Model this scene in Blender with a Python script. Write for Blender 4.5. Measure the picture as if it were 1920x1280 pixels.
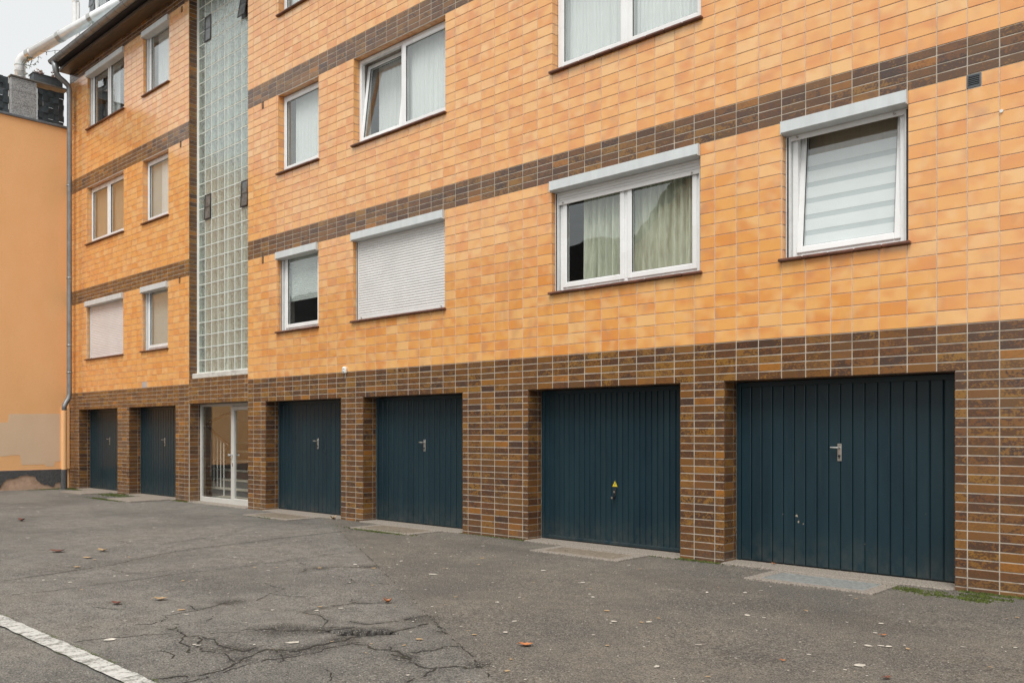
import bpy, math, random
from mathutils import Vector, Matrix
R = math.radians
rng = random.Random(7)
scene = bpy.context.scene
for o in list(bpy.data.objects):
    bpy.data.objects.remove(o, do_unlink=True)

# ------------------------------------------------------------------ camera
cam_d = bpy.data.cameras.new('camera')
cam = bpy.data.objects.new('camera', cam_d)
scene.collection.objects.link(cam)
cam.location = (0.0, -8.12, 1.365)
cam.rotation_euler = (R(90), 0, R(43.39))
cam_d.sensor_width = 36.0
cam_d.lens = 30.9
cam_d.shift_y = 0.088
cam_d.clip_end = 600
scene.camera = cam

# ------------------------------------------------------------------ sky, sun, exposure
SUN_EL, SUN_AZ = R(59), R(157)      # azimuth clockwise from +Y: in front of the facade
world = bpy.data.worlds.new('World')
scene.world = world
world.use_nodes = True
wt = world.node_tree
wt.nodes.clear()
sky = wt.nodes.new('ShaderNodeTexSky')
sky.sky_type = 'NISHITA'
sky.sun_disc = False
sky.sun_elevation = SUN_EL
sky.sun_rotation = SUN_AZ
sky.air_density = 1.0
sky.dust_density = 6.0
hs = wt.nodes.new('ShaderNodeHueSaturation')
hs.inputs['Saturation'].default_value = 0.12
mixw = wt.nodes.new('ShaderNodeMix')
mixw.data_type = 'RGBA'
mixw.inputs[0].default_value = 0.72
mixw.inputs[7].default_value = (8.1, 8.3, 8.3, 1)       # even cloud cover
bgn = wt.nodes.new('ShaderNodeBackground')
bgn.inputs['Strength'].default_value = 0.064
wo = wt.nodes.new('ShaderNodeOutputWorld')
wt.links.new(sky.outputs[0], hs.inputs['Color'])
wt.links.new(hs.outputs[0], mixw.inputs[6])
wt.links.new(mixw.outputs[2], bgn.inputs['Color'])
wt.links.new(bgn.outputs[0], wo.inputs['Surface'])
sun_d = bpy.data.lights.new('sun', 'SUN')
sun_d.energy = 1.5
sun_d.angle = R(32)
sun_d.color = (1.0, 0.965, 0.91)
sun = bpy.data.objects.new('sun', sun_d)
scene.collection.objects.link(sun)
sdir = Vector((math.sin(SUN_AZ) * math.cos(SUN_EL), math.cos(SUN_AZ) * math.cos(SUN_EL), math.sin(SUN_EL)))
sun.rotation_euler = sdir.to_track_quat('Z', 'Y').to_euler()
sun.location = (0, -10, 30)
vs = scene.view_settings
vs.view_transform = 'Standard'
vs.look = 'None'
vs.exposure = 1.0
vs.gamma = 1.0
vs.use_curve_mapping = False

# ------------------------------------------------------------------ helpers
col = scene.collection

class MB:
    """collects geometry, builds ONE mesh object"""
    def __init__(s):
        s.v, s.f, s.m, s.r = [], [], [], []
    def face(s, pts, mi=0, r=0.0):
        n = len(s.v)
        s.v += [tuple(p) for p in pts]
        s.f.append(tuple(range(n, n + len(pts))))
        s.m.append(mi); s.r.append(r)
    def raw(s, vs_, fs, mi=0, r=0.0):
        n = len(s.v)
        s.v += [tuple(p) for p in vs_]
        for f in fs:
            s.f.append(tuple(i + n for i in f)); s.m.append(mi); s.r.append(r)
    def box(s, x0, x1, y0, y1, z0, z1, mi=0, bev=0.0, r=0.0):
        if bev <= 0:
            v = [(x, y, z) for z in (z0, z1) for y in (y0, y1) for x in (x0, x1)]
            s.raw(v, [(0, 2, 3, 1), (4, 5, 7, 6), (0, 1, 5, 4), (2, 6, 7, 3), (0, 4, 6, 2), (1, 3, 7, 5)], mi, r)
            return
        b = min(bev, (x1 - x0) / 2.01, (y1 - y0) / 2.01, (z1 - z0) / 2.01)
        V = []
        for X, sx in ((x0, 1), (x1, -1)):
            for Y, sy in ((y0, 1), (y1, -1)):
                for Z, sz in ((z0, 1), (z1, -1)):
                    V += [(X, Y + sy * b, Z + sz * b), (X + sx * b, Y, Z + sz * b), (X + sx * b, Y + sy * b, Z)]
        c = lambda i, j, k, a: (i * 4 + j * 2 + k) * 3 + a
        F = []
        for i in (0, 1):
            F.append([c(i, 0, 0, 0), c(i, 1, 0, 0), c(i, 1, 1, 0), c(i, 0, 1, 0)])
            F.append([c(0, i, 0, 1), c(1, i, 0, 1), c(1, i, 1, 1), c(0, i, 1, 1)])
            F.append([c(0, 0, i, 2), c(1, 0, i, 2), c(1, 1, i, 2), c(0, 1, i, 2)])
            for j in (0, 1):
                F.append([c(i, j, 0, 0), c(i, j, 1, 0), c(i, j, 1, 1), c(i, j, 0, 1)])
                F.append([c(i, 0, j, 0), c(i, 1, j, 0), c(i, 1, j, 2), c(i, 0, j, 2)])
                F.append([c(0, i, j, 1), c(1, i, j, 1), c(1, i, j, 2), c(0, i, j, 2)])
                for k in (0, 1):
                    F.append([c(i, j, k, 0), c(i, j, k, 1), c(i, j, k, 2)])
        ctr = Vector(((x0 + x1) / 2, (y0 + y1) / 2, (z0 + z1) / 2))
        for f in F:
            p = [Vector(V[q]) for q in f]
            nrm = (p[1] - p[0]).cross(p[2] - p[0])
            if nrm.dot(sum(p, Vector()) / len(p) - ctr) < 0:
                f.reverse()
        s.raw(V, F, mi, r)
    def tube(s, pts, rad, n=10, mi=0, caps=True, closed=False):
        pts = [Vector(p) for p in pts]
        rads = rad if isinstance(rad, (list, tuple)) else [rad] * len(pts)
        t0 = (pts[1] - pts[0]).normalized()
        up = Vector((0, 0, 1)) if abs(t0.z) < .9 else Vector((1, 0, 0))
        a = t0.cross(up).normalized()
        V, F = [], []
        for i, p in enumerate(pts):
            t = (pts[min(i + 1, len(pts) - 1)] - pts[max(i - 1, 0)]).normalized()
            a = (a - t * a.dot(t)).normalized()
            b = t.cross(a)
            for k in range(n):
                w = 2 * math.pi * k / n
                V.append(p + (a * math.cos(w) + b * math.sin(w)) * rads[i])
        for i in range(len(pts) - 1):
            for k in range(n):
                k2 = (k + 1) % n
                F.append((i * n + k, i * n + k2, (i + 1) * n + k2, (i + 1) * n + k))
        if caps:
            F.append(tuple(range(n - 1, -1, -1)))
            F.append(tuple((len(pts) - 1) * n + k for k in range(n)))
        s.raw(V, F, mi)
    def prism(s, poly, O, U, V, N, th, mi=0):
        """polygon (2d, counter-clockwise seen from +N) extruded by th along N"""
        O, U, V, N = map(Vector, (O, U, V, N))
        base = [O + U * a + V * b for a, b in poly]
        top = [p + N * th for p in base]
        n = len(poly)
        s.raw(base + top, [tuple(range(n, 2 * n)), tuple(range(n - 1, -1, -1))] +
              [(i, (i + 1) % n, n + (i + 1) % n, n + i) for i in range(n)], mi)
    def mesh(s, name, mats, smooth=False, rnd=False):
        me = bpy.data.meshes.new(name)
        me.from_pydata(s.v, [], s.f)
        mats = mats if isinstance(mats, (list, tuple)) else [mats]
        for m in mats:
            me.materials.append(m)
        if len(mats) > 1:
            me.polygons.foreach_set('material_index', s.m)
        if smooth:
            me.polygons.foreach_set('use_smooth', [True] * len(s.f))
        if rnd:
            at = me.attributes.new('rnd', 'FLOAT', 'FACE')
            at.data.foreach_set('value', s.r)
        me.update()
        return me
    def build(s, name, mats, parent=None, smooth=False, rnd=False, loc=(0, 0, 0)):
        return link(name, s.mesh(name, mats, smooth, rnd), parent, loc)

def link(name, data, parent=None, loc=(0, 0, 0)):
    o = bpy.data.objects.new(name, data)
    col.objects.link(o)
    o.location = loc
    if parent is not None:
        o.parent = parent
        if parent.data is None:                       # root Empty: keep world coordinates
            o.matrix_parent_inverse = Matrix.Translation(-Vector(parent.location))
        elif parent.location.length > 0:
            o.location = Vector(loc) - parent.location
    return o

def thing(name, label, cat, loc, group=None):
    o = bpy.data.objects.new(name, None)
    col.objects.link(o)
    o.location = loc
    o.empty_display_size = 0.2
    return tag(o, label, cat, group)

def tag(o, label=None, cat=None, group=None, kind=None):
    if label: o['label'] = label
    if cat: o['category'] = cat
    if group: o['group'] = group
    if kind: o['kind'] = kind
    return o

# ------------------------------------------------------------------ materials
class NT:
    def __init__(s, name):
        s.mat = bpy.data.materials.new(name)
        s.mat.use_nodes = True
        s.t = s.mat.node_tree
        s.t.nodes.clear()
        s.out = s.n('ShaderNodeOutputMaterial')
    def n(s, typ, **kw):
        nd = s.t.nodes.new(typ)
        for k_, v_ in kw.items():
            setattr(nd, k_, v_)
        return nd
    def set(s, nd, **kw):
        for k_, v_ in kw.items():
            sock = nd.inputs[k_.replace('_', ' ')]
            if hasattr(v_, 'is_output') or isinstance(v_, bpy.types.NodeSocket):
                s.t.links.new(v_, sock)
            else:
                sock.default_value = v_
        return nd
    def math(s, op, a, b=None, c=None, clamp=False):
        nd = s.n('ShaderNodeMath', operation=op, use_clamp=clamp)
        for i, x in enumerate((a, b, c)):
            if x is None: continue
            if isinstance(x, bpy.types.NodeSocket): s.t.links.new(x, nd.inputs[i])
            else: nd.inputs[i].default_value = x
        return nd.outputs[0]
    def mix(s, f, a, b, mode='MIX'):
        nd = s.n('ShaderNodeMix', data_type='RGBA', blend_type=mode)
        for i, x in ((0, f), (6, a), (7, b)):
            if isinstance(x, bpy.types.NodeSocket): s.t.links.new(x, nd.inputs[i])
            else: nd.inputs[i].default_value = x if i == 0 else (*x, 1)
        return nd.outputs[2]
    def ramp(s, f, stops, interp='LINEAR'):
        nd = s.n('ShaderNodeValToRGB')
        nd.color_ramp.interpolation = interp
        els = nd.color_ramp.elements
        while len(els) < len(stops): els.new(0.5)
        for e, (p, c_) in zip(els, stops):
            e.position = p
            e.color = (*c_, 1) if isinstance(c_, (tuple, list)) else (c_, c_, c_, 1)
        s.t.links.new(f, nd.inputs[0])
        return nd.outputs[0]
    def noise(s, vec=None, scale=5.0, detail=3.0, rough=0.5, w=None, dist=0.0, dims=None):
        nd = s.n('ShaderNodeTexNoise', noise_dimensions='4D' if w is not None else '3D')
        nd.inputs['Scale'].default_value = scale
        nd.inputs['Detail'].default_value = detail
        nd.inputs['Roughness'].default_value = rough
        nd.inputs['Distortion'].default_value = dist
        if vec is not None: s.t.links.new(vec, nd.inputs['Vector'])
        if w is not None:
            s.t.links.new(w, nd.inputs['W'])
        return nd.outputs[0]
    def pos(s, sc=(1, 1, 1)):
        g = s.n('ShaderNodeNewGeometry').outputs['Position']
        m = s.n('ShaderNodeMapping')
        m.inputs['Scale'].default_value = sc
        s.t.links.new(g, m.inputs['Vector'])
        return m.outputs[0]
    def bump(s, h, strength=0.3, dist=0.01):
        b = s.n('ShaderNodeBump')
        b.inputs['Strength'].default_value = strength
        b.inputs['Distance'].default_value = dist
        s.t.links.new(h, b.inputs['Height'])
        return b.outputs[0]
    def attr(s, name, typ='GEOMETRY'):
        return s.n('ShaderNodeAttribute', attribute_name=name, attribute_type=typ).outputs['Fac']
    def principled(s, color, rough=0.5, normal=None, metal=0.0, spec=0.5, **kw):
        p = s.n('ShaderNodeBsdfPrincipled')
        for nm, x in (('Base Color', color), ('Roughness', rough), ('Normal', normal), ('Metallic', metal), ('Specular IOR Level', spec)):
            if x is None: continue
            if isinstance(x, bpy.types.NodeSocket): s.t.links.new(x, p.inputs[nm])
            else: p.inputs[nm].default_value = (*x, 1) if nm == 'Base Color' else x
        for k_, v_ in kw.items():
            p.inputs[k_.replace('_', ' ')].default_value = v_
        s.t.links.new(p.outputs[0], s.out.inputs['Surface'])
        return p

def plain(name, c, rough=0.5, var=0.08, sc=6.0, metal=0.0, bump=0.0, bsc=80.0, spec=0.5, dirt=None, stretch=(1, 1, 1)):
    t = NT(name)
    n1 = t.noise(t.pos(stretch), sc, 4, 0.6)
    lo = tuple(x * (1 - var * 1.6) for x in c); hi = tuple(min(1, x * (1 + var)) for x in c)
    cc = t.ramp(n1, [(0.3, lo), (0.7, hi)])
    if dirt:
        n2 = t.noise(t.pos(stretch), sc * 0.45 + 1.3, 6, 0.65)
        cc = t.mix(t.ramp(n2, [(0.5, 0.0), (0.72, dirt[1])]), cc, dirt[0])
    rr = t.ramp(n1, [(0.2, max(0, rough - .07)), (0.8, min(1, rough + .07))])
    nb = t.bump(t.noise(t.pos(), bsc, 3), bump, 0.004) if bump else None
    t.principled(cc, rr, nb, metal, spec)
    return t.mat

def tile_seed(t):
    return t.math('ADD', t.attr('rnd'), t.attr('rnd', 'OBJECT'))

def rnd_of(t, seed, k_):
    wn = t.n('ShaderNodeTexWhiteNoise', noise_dimensions='1D')
    t.t.links.new(t.math('MULTIPLY_ADD', seed, 917.3, k_ * 31.7), wn.inputs['W'])
    return wn.outputs['Value']

def mat_orange():
    t = NT('orange_glazed_tile')
    sd = tile_seed(t)
    base = t.ramp(rnd_of(t, sd, 1), [(0.0, (.68, .24, .045)), (0.07, (.72, .295, .066)), (0.25, (.76, .360, .098)),
                                     (0.55, (.785, .398, .122)), (0.82, (.80, .44, .155)), (1.0, (.81, .51, .23))])
    base = t.mix(.28, base, (.78, .39, .118))
    w = t.math('MULTIPLY', sd, 300.0)
    nz = t.noise(t.pos((1, 1, 1.6)), 4.0, 0.8, 0.5, w=w)
    c1 = t.mix(t.ramp(nz, [(0.46, 0.0), (0.70, 0.95)]), base, (.69, .275, .080))
    nz2 = t.noise(t.pos((1.4, 1, 1)), 5.0, 0.6, 0.5, w=t.math('ADD', w, 50.0))
    amt = t.math('MULTIPLY', t.ramp(nz2, [(0.56, 0.0), (0.72, 0.85)]), rnd_of(t, sd, 3))
    c2 = t.mix(t.math('MULTIPLY', amt, .7), c1, (.52, .255, .13))
    nz3 = t.noise(t.pos((1, 1, 1)), 5.5, 1.0, 0.5, w=t.math('ADD', w, 90.0))
    c3 = t.mix(t.ramp(nz3, [(0.52, 0.0), (0.7, 0.6)]), c2, (.81, .48, .21))
    grime = t.ramp(t.noise(t.pos((2.2, 1, .35)), 2.2, 5, .65), [(0.54, 0.0), (0.80, 0.38)])
    c4 = t.mix(grime, c3, (.40, .20, .09))
    c4 = t.mix(t.ramp(t.noise(t.pos((.6, 1, 1)), .7, 3, .6), [(.5, 0.0), (.8, .3)]), c4, (.72, .39, .19))
    rough = t.ramp(rnd_of(t, sd, 2), [(0, .15), (1, .30)])
    hb = t.noise(t.pos(), 26.0, 2.5, .5, w=w)
    p = t.principled(c4, rough, t.bump(hb, 0.10, 0.006), spec=0.5)
    p.inputs['IOR'].default_value = 1.62
    p.inputs['Coat Weight'].default_value = 0.8
    p.inputs['Coat Roughness'].default_value = 0.12
    return t.mat

def mat_brown():
    t = NT('brown_glazed_tile')
    sd = tile_seed(t)
    base = t.ramp(rnd_of(t, sd, 1), [(0.0, (.055, .032, .024)), (0.15, (.072, .036, .021)), (0.5, (.094, .043, .020)),
                                     (0.82, (.120, .058, .021)), (0.95, (.20, .088, .022)), (1.0, (.34, .135, .022))])
    gold = t.ramp(rnd_of(t, sd, 4), [(0.0, (.155, .060, .019)), (0.55, (.215, .095, .022)), (1.0, (.27, .135, .026))])
    w = t.math('MULTIPLY', sd, 300.0)
    sp = t.noise(t.pos((.8, 1, 1.2)), 55.0, 4, 0.7, w=w)
    blot = t.noise(t.pos((1, 1, 1.5)), 9.0, 3, 0.55, w=w)
    f = t.math('ADD', t.math('MULTIPLY', sp, .95), t.math('MULTIPLY', blot, .55))
    off = t.math('MULTIPLY_ADD', rnd_of(t, sd, 5), .16, .655)
    ff = t.math('MULTIPLY', t.math('SUBTRACT', f, off), 15.0, clamp=True)
    c1 = t.mix(t.math('MULTIPLY', ff, .85), base, gold)
    dk = t.ramp(t.noise(t.pos(), 5.0, 2, .5, w=t.math('ADD', w, 33.0)), [(0.60, 0.0), (0.78, .6)])
    c2 = t.mix(dk, c1, (.058, .036, .036))
    z = t.n('ShaderNodeSeparateXYZ')
    t.t.links.new(t.n('ShaderNodeNewGeometry').outputs['Position'], z.inputs[0])
    low = t.math('MULTIPLY', t.math('SUBTRACT', .22, z.outputs['Z']), 5.0, clamp=True)
    spl = t.math('MULTIPLY', low, t.ramp(t.noise(t.pos(), 3.0, 5, .7), [(.35, 0.0), (.7, .6)]))
    c3 = t.mix(spl, c2, (.13, .10, .075))
    rough = t.ramp(rnd_of(t, sd, 2), [(0, .24), (1, .38)])
    p = t.principled(c3, rough, t.bump(sp, 0.22, 0.003), spec=0.5)
    p.inputs['Coat Weight'].default_value = 0.45
    p.inputs['Coat Roughness'].default_value = 0.2
    return t.mat

def mat_glass(name='window_glass', tint=(.965, .98, .975), k_=2.0, wav=.004):
    t = NT(name)
    lw = t.n('ShaderNodeLayerWeight')
    nb = t.bump(t.noise(t.pos(), 2.6, 2, .5), wav, 0.4)
    f = t.math('MULTIPLY', t.math('MULTIPLY_ADD', t.math('POWER', lw.outputs['Facing'], 5.0), .96, .042), k_, clamp=True)
    tr = t.n('ShaderNodeBsdfTransparent'); tr.inputs[0].default_value = (*tint, 1)
    gl = t.n('ShaderNodeBsdfGlossy'); gl.inputs['Roughness'].default_value = 0.012
    gl.inputs['Color'].default_value = (.95, .97, .97, 1)
    t.t.links.new(nb, gl.inputs['Normal'])
    mx = t.n('ShaderNodeMixShader')
    t.t.links.new(f, mx.inputs[0]); t.t.links.new(tr.outputs[0], mx.inputs[1]); t.t.links.new(gl.outputs[0], mx.inputs[2])
    t.t.links.new(mx.outputs[0], t.out.inputs['Surface'])
    return t.mat

def mat_block_front():
    t = NT('glass_block_front')
    tc = t.n('ShaderNodeTexCoord').outputs['Object']
    w = t.math('MULTIPLY', t.n('ShaderNodeObjectInfo').outputs['Random'], 40.0)
    rip = t.noise(tc, 34.0, 2.0, .5, w=w, dist=1.2)
    nb = t.bump(rip, .22, .012)
    lw = t.n('ShaderNodeLayerWeight')
    f = t.math('MULTIPLY', t.math('MULTIPLY_ADD', t.math('POWER', lw.outputs['Facing'], 4.0), .95, .06), 1.8, clamp=True)
    gl = t.n('ShaderNodeBsdfGlossy'); gl.inputs['Roughness'].default_value = .10
    gl.inputs['Color'].default_value = (.93, .97, .96, 1)
    t.t.links.new(nb, gl.inputs['Normal'])
    tr = t.n('ShaderNodeBsdfTransparent'); tr.inputs[0].default_value = (.86, .94, .89, 1)
    df = t.n('ShaderNodeBsdfDiffuse'); df.inputs[0].default_value = (.78, .85, .81, 1)
    m1 = t.n('ShaderNodeMixShader')
    t.t.links.new(t.ramp(rip, [(.36, .06), (.64, .42)]), m1.inputs[0])
    t.t.links.new(tr.outputs[0], m1.inputs[1]); t.t.links.new(df.outputs[0], m1.inputs[2])
    m2 = t.n('ShaderNodeMixShader')
    t.t.links.new(f, m2.inputs[0]); t.t.links.new(m1.outputs[0], m2.inputs[1]); t.t.links.new(gl.outputs[0], m2.inputs[2])
    t.t.links.new(m2.outputs[0], t.out.inputs['Surface'])
    return t.mat

def mat_block_back():
    t = NT('glass_block_back')
    tc = t.n('ShaderNodeTexCoord').outputs['Object']
    w = t.math('MULTIPLY', t.n('ShaderNodeObjectInfo').outputs['Random'], 40.0)
    rip = t.noise(tc, 46.0, 2.0, .5, w=w, dist=1.6)
    c = t.ramp(rip, [(.36, (.06, .08, .07)), (.5, (.22, .27, .24)), (.64, (.62, .68, .64))])
    df = t.n('ShaderNodeBsdfDiffuse'); t.t.links.new(c, df.inputs[0])
    tr = t.n('ShaderNodeBsdfTransparent'); tr.inputs[0].default_value = (.80, .90, .84, 1)
    m = t.n('ShaderNodeMixShader'); m.inputs[0].default_value = .62
    t.t.links.new(df.outputs[0], m.inputs[1]); t.t.links.new(tr.outputs[0], m.inputs[2])
    t.t.links.new(m.outputs[0], t.out.inputs['Surface'])
    return t.mat

def mat_asphalt():
    t = NT('asphalt')
    p = t.pos()
    tone, stain = t.attr('tone'), t.attr('stain')
    c = t.mix(tone, (.214, .203, .184), (.176, .153, .125))
    big = t.noise(p, 0.42, 5, .62)
    c = t.mix(t.ramp(big, [(.36, .8), (.54, 0.0)]), c, (.100, .095, .088))
    c = t.mix(t.ramp(big, [(.54, 0.0), (.72, .7)]), c, (.225, .20, .165))
    c = t.mix(t.ramp(t.noise(p, 1.7, 4, .62), [(.5, 0.0), (.75, .5)]), c, (.215, .19, .155))
    c = t.mix(t.math('MULTIPLY', stain, t.ramp(t.noise(p, 9.0, 4, .6), [(.25, .55), (.6, 1.0)])), c, (.026, .022, .019))
    fine = t.noise(p, 95.0, 3, .8)
    mid = t.noise(p, 34.0, 5, .75)
    c = t.mix(t.ramp(t.noise(p, 5.5, 5, .7), [(.42, .45), (.56, 0.0)]), c, (.085, .081, .077))
    c = t.mix(t.ramp(mid, [(.34, .85), (.49, 0.0)]), c, (.055, .052, .049))
    c = t.mix(t.ramp(mid, [(.53, 0.0), (.70, .75)]), c, (.25, .235, .205))
    c = t.mix(t.ramp(fine, [(.36, .95), (.48, 0.0)]), c, (.022, .021, .020))
    c = t.mix(t.ramp(fine, [(.55, 0.0), (.68, .8)]), c, (.38, .36, .315))
    vo = t.n('ShaderNodeTexVoronoi'); vo.inputs['Scale'].default_value = 38.0
    t.t.links.new(p, vo.inputs['Vector'])
    sc = t.n('ShaderNodeSeparateColor'); t.t.links.new(vo.outputs['Color'], sc.inputs[0])
    spk = t.math('MULTIPLY', t.ramp(vo.outputs['Distance'], [(.12, 1.0), (.22, 0.0)]), t.ramp(sc.outputs[0], [(.80, 0.0), (.86, .8)]))
    c = t.mix(spk, c, (.50, .48, .43))
    spd = t.math('MULTIPLY', t.ramp(vo.outputs['Distance'], [(.14, 1.0), (.26, 0.0)]), t.ramp(sc.outputs[1], [(.80, 0.0), (.86, .8)]))
    c = t.mix(spd, c, (.03, .029, .028))
    c = t.mix(t.ramp(stain, [(.965, 0.0), (1.0, .85)]), c, (.014, .012, .011))
    h = t.math('ADD', t.math('MULTIPLY', fine, .6), t.math('MULTIPLY', mid, .8))
    t.principled(c, .88, t.bump(h, .8, .014), spec=.25)
    return t.mat

def mat_stucco(name, c, c2, sc=2.0, bsc=90.0, bs=.5):
    t = NT(name)
    n1 = t.noise(t.pos((1, 1, .6)), sc, 5, .62)
    cc = t.ramp(n1, [(.3, c2), (.65, c)])
    n2 = t.noise(t.pos((1, 1, 1.3)), bsc, 3, .6)
    cc = t.mix(t.ramp(n2, [(.35, .25), (.5, 0.0)]), cc, tuple(x * .6 for x in c))
    t.principled(cc, .9, t.bump(n2, bs, .01), spec=.2)
    return t.mat

def mat_speckle(name, c, c2, c3, sc=150.0, rough=.8, bs=.4):
    t = NT(name)
    n1 = t.noise(t.pos(), sc, 2, .6)
    cc = t.ramp(n1, [(.38, c2), (.5, c), (.62, c3)])
    t.principled(cc, rough, t.bump(n1, bs, .006), spec=.35)
    return t.mat

M = {}
M['orange'] = mat_orange()
M['brown'] = mat_brown()
M['grout_o'] = plain('orange_zone_grout', (.60, .53, .46), .95, .12, 14, bump=.3)
M['grout_b'] = plain('brown_zone_grout', (.47, .415, .345), .95, .14, 10, bump=.3, dirt=((.21, .17, .13), .8))
M['grey_tile'] = plain('grey_patch_tile', (.46, .40, .37), .7, .1)
M['pvc'] = plain('white_window_plastic', (.80, .81, .81), .28, .03, 3, dirt=((.62, .61, .57), .35))
M['alu'] = plain('shutter_aluminium', (.60, .64, .65), .38, .05, 4, dirt=((.48, .50, .50), .35), stretch=(3, 1, .6))
M['rail'] = plain('guide_rail_grey', (.64, .65, .64), .4, .06, 5)
M['shut'] = plain('shutter_slat_grey', (.70, .695, .685), .45, .04, 3)
M['shut_p'] = plain('shutter_slat_pinkish', (.72, .685, .68), .45, .04, 3)
M['sill'] = plain('sill_clay_tile', (.155, .060, .036), .35, .25, 9, dirt=((.06, .035, .028), .6))
M['dark'] = plain('black_metal', (.015, .015, .016), .4, .2)
M['glass'] = mat_glass()
M['room'] = plain('dim_room', (.20, .19, .175), .9, .1, 2)
M['sheer'] = plain('sheer_curtain', (.80, .815, .81), .9, .04, 3, stretch=(6, 1, .3))
M['lace'] = plain('lace_curtain', (.66, .68, .56), .9, .12, 16, stretch=(2.5, 1, .25), dirt=((.33, .33, .24), .9))
M['blind'] = plain('pale_blind', (.60, .64, .61), .7, .05, 3)
M['beige'] = plain('beige_blind', (.50, .375, .245), .85, .06, 3, stretch=(8, 1, .4))
M['bl_w'] = plain('roller_blind_white', (.80, .81, .82), .8, .03, 3)
M['bl_g'] = plain('roller_blind_sheer', (.55, .585, .60), .8, .04, 3)
M['petrol'] = plain('petrol_door_paint', (.0085, .0275, .0385), .30, .15, 2.2, dirt=((.024, .042, .048), .7), bump=.05, bsc=220, spec=.35, stretch=(2, 1, .5))
def mat_door():
    t = NT('petrol_door_paint')
    n1 = t.noise(t.pos((2, 1, .5)), 2.2, 4, .6)
    c = t.ramp(n1, [(.3, (.0068, .0225, .0325)), (.7, (.0100, .0310, .0420))])
    rnd = t.n('ShaderNodeObjectInfo').outputs['Random']
    c = t.mix(t.math('MULTIPLY', rnd, .35), c, (.016, .036, .045))
    streak = t.noise(t.pos((9, 1, .5)), 3.0, 5, .65)
    c = t.mix(t.ramp(streak, [(.56, 0.0), (.78, .35)]), c, (.032, .048, .054))
    z = t.n('ShaderNodeSeparateXYZ')
    t.t.links.new(t.n('ShaderNodeNewGeometry').outputs['Position'], z.inputs[0])
    low = t.math('MULTIPLY', t.math('SUBTRACT', .38, z.outputs['Z']), 2.6, clamp=True)
    spl = t.math('MULTIPLY', low, t.ramp(t.noise(t.pos((1, 1, .8)), 9.0, 6, .7), [(.38, 0.0), (.68, .55)]))
    c = t.mix(spl, c, (.075, .075, .066))
    t.principled(c, t.ramp(n1, [(.2, .26), (.8, .40)]), t.bump(t.noise(t.pos((1, 1, .4)), 5.0, 3), .08, .02), spec=.36)
    return t.mat
M['petrol'] = mat_door()
M['steel'] = plain('brushed_steel', (.55, .54, .51), .32, .08, 20, metal=.9)
M['chrome'] = plain('chrome', (.75, .75, .75), .12, .05, 20, metal=1.0)
M['yellow'] = plain('warning_yellow', (.72, .56, .03), .5, .05)
M['conc'] = mat_speckle('threshold_concrete', (.245, .213, .18), (.14, .12, .10), (.32, .285, .245), 60, .9, .4)
M['conc_w'] = plain('white_sill_concrete', (.56, .545, .51), .8, .1, 5, bump=.3, dirt=((.22, .20, .18), .9))
M['mortar'] = plain('glass_block_mortar', (.74, .75, .70), .85, .06, 6)
M['gb_front'] = mat_block_front()
M['gb_back'] = mat_block_back()
M['vent_glass'] = plain('grey_vent_glass', (.13, .14, .14), .12, .3, 14)
M['gb_side'] = plain('glass_block_side', (.62, .70, .63), .4, .05, 8)
M['asphalt'] = mat_asphalt()
M['crack'] = plain('crack_dirt', (.026, .022, .018), 1.0, .3, 12, dirt=((.045, .042, .014), .8))
M['line'] = None
M['grate'] = plain('galvanised_grate', (.31, .32, .31), .6, .2, 30, metal=.2)
M['rust'] = plain('rusty_grate', (.26, .215, .165), .8, .25, 25)
M['stucco'] = mat_stucco('orange_render', (.90, .52, .25), (.87, .49, .225))
M['stucco_b'] = mat_stucco('beige_repaint', (.76, .57, .40), (.72, .53, .365))
M['plinth'] = mat_speckle('pebbledash_plinth', (.070, .072, .075), (.03, .031, .033), (.19, .19, .19), 160, .85, .7)
M['plaster'] = plain('bare_plaster', (.52, .36, .26), .95, .12, 6, bump=.35, bsc=60, dirt=((.30, .18, .12), .7))
M['zinc'] = plain('zinc_gutter', (.30, .315, .325), .42, .12, 5, metal=.65, dirt=((.16, .17, .175), .5))
M['zinc_l'] = plain('zinc_flashing', (.37, .43, .445), .5, .1, 4, metal=.3)
M['fascia'] = plain('brown_fascia_board', (.125, .085, .048), .5, .2, 6, stretch=(.4, 3, 3))
M['gap_shade'] = plain('dark_gap_shade', (.03, .032, .04), .7, .2, 6)  # near-black colour carries the shadow under the roof edge, reused in narrow gaps
M['duct'] = plain('polished_duct', (.80, .81, .81), .34, .06, 6, metal=.3)
M['slate'] = plain('slate_cladding', (.13, .145, .16), .5, .2, 8)
M['granite'] = mat_speckle('granite_panel', (.30, .31, .315), (.19, .195, .20), (.42, .43, .43), 45, .5, .1)
M['strip'] = plain('dark_screen_strip', (.040, .052, .060), .38, .3, 7)
M['board'] = plain('weathered_board', (.16, .145, .13), .8, .2, 8, stretch=(3, 1, 3))
M['planter'] = plain('dark_planter', (.09, .105, .115), .6, .15, 12, bump=.4, bsc=30)
M['dry'] = plain('dried_flowers', (.33, .16, .09), .9, .3, 40)
M['leafy'] = plain('grey_green_leaf', (.16, .19, .13), .8, .3, 30)
M['leaf_o'] = plain('orange_dead_leaf', (.42, .16, .06), .75, .25, 40)
M['leaf_t'] = plain('tan_dead_leaf', (.42, .29, .16), .8, .25, 40)
M['leaf_r'] = plain('red_brown_leaf', (.17, .062, .04), .8, .3, 40)
M['flake'] = plain('pale_flakes', (.58, .54, .47), .85, .25, 9)
M['moss'] = plain('moss_green', (.065, .085, .012), .95, .4, 25)
M['hallwall'] = plain('peach_wall', (.76, .56, .40), .8, .06, 3)
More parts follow.
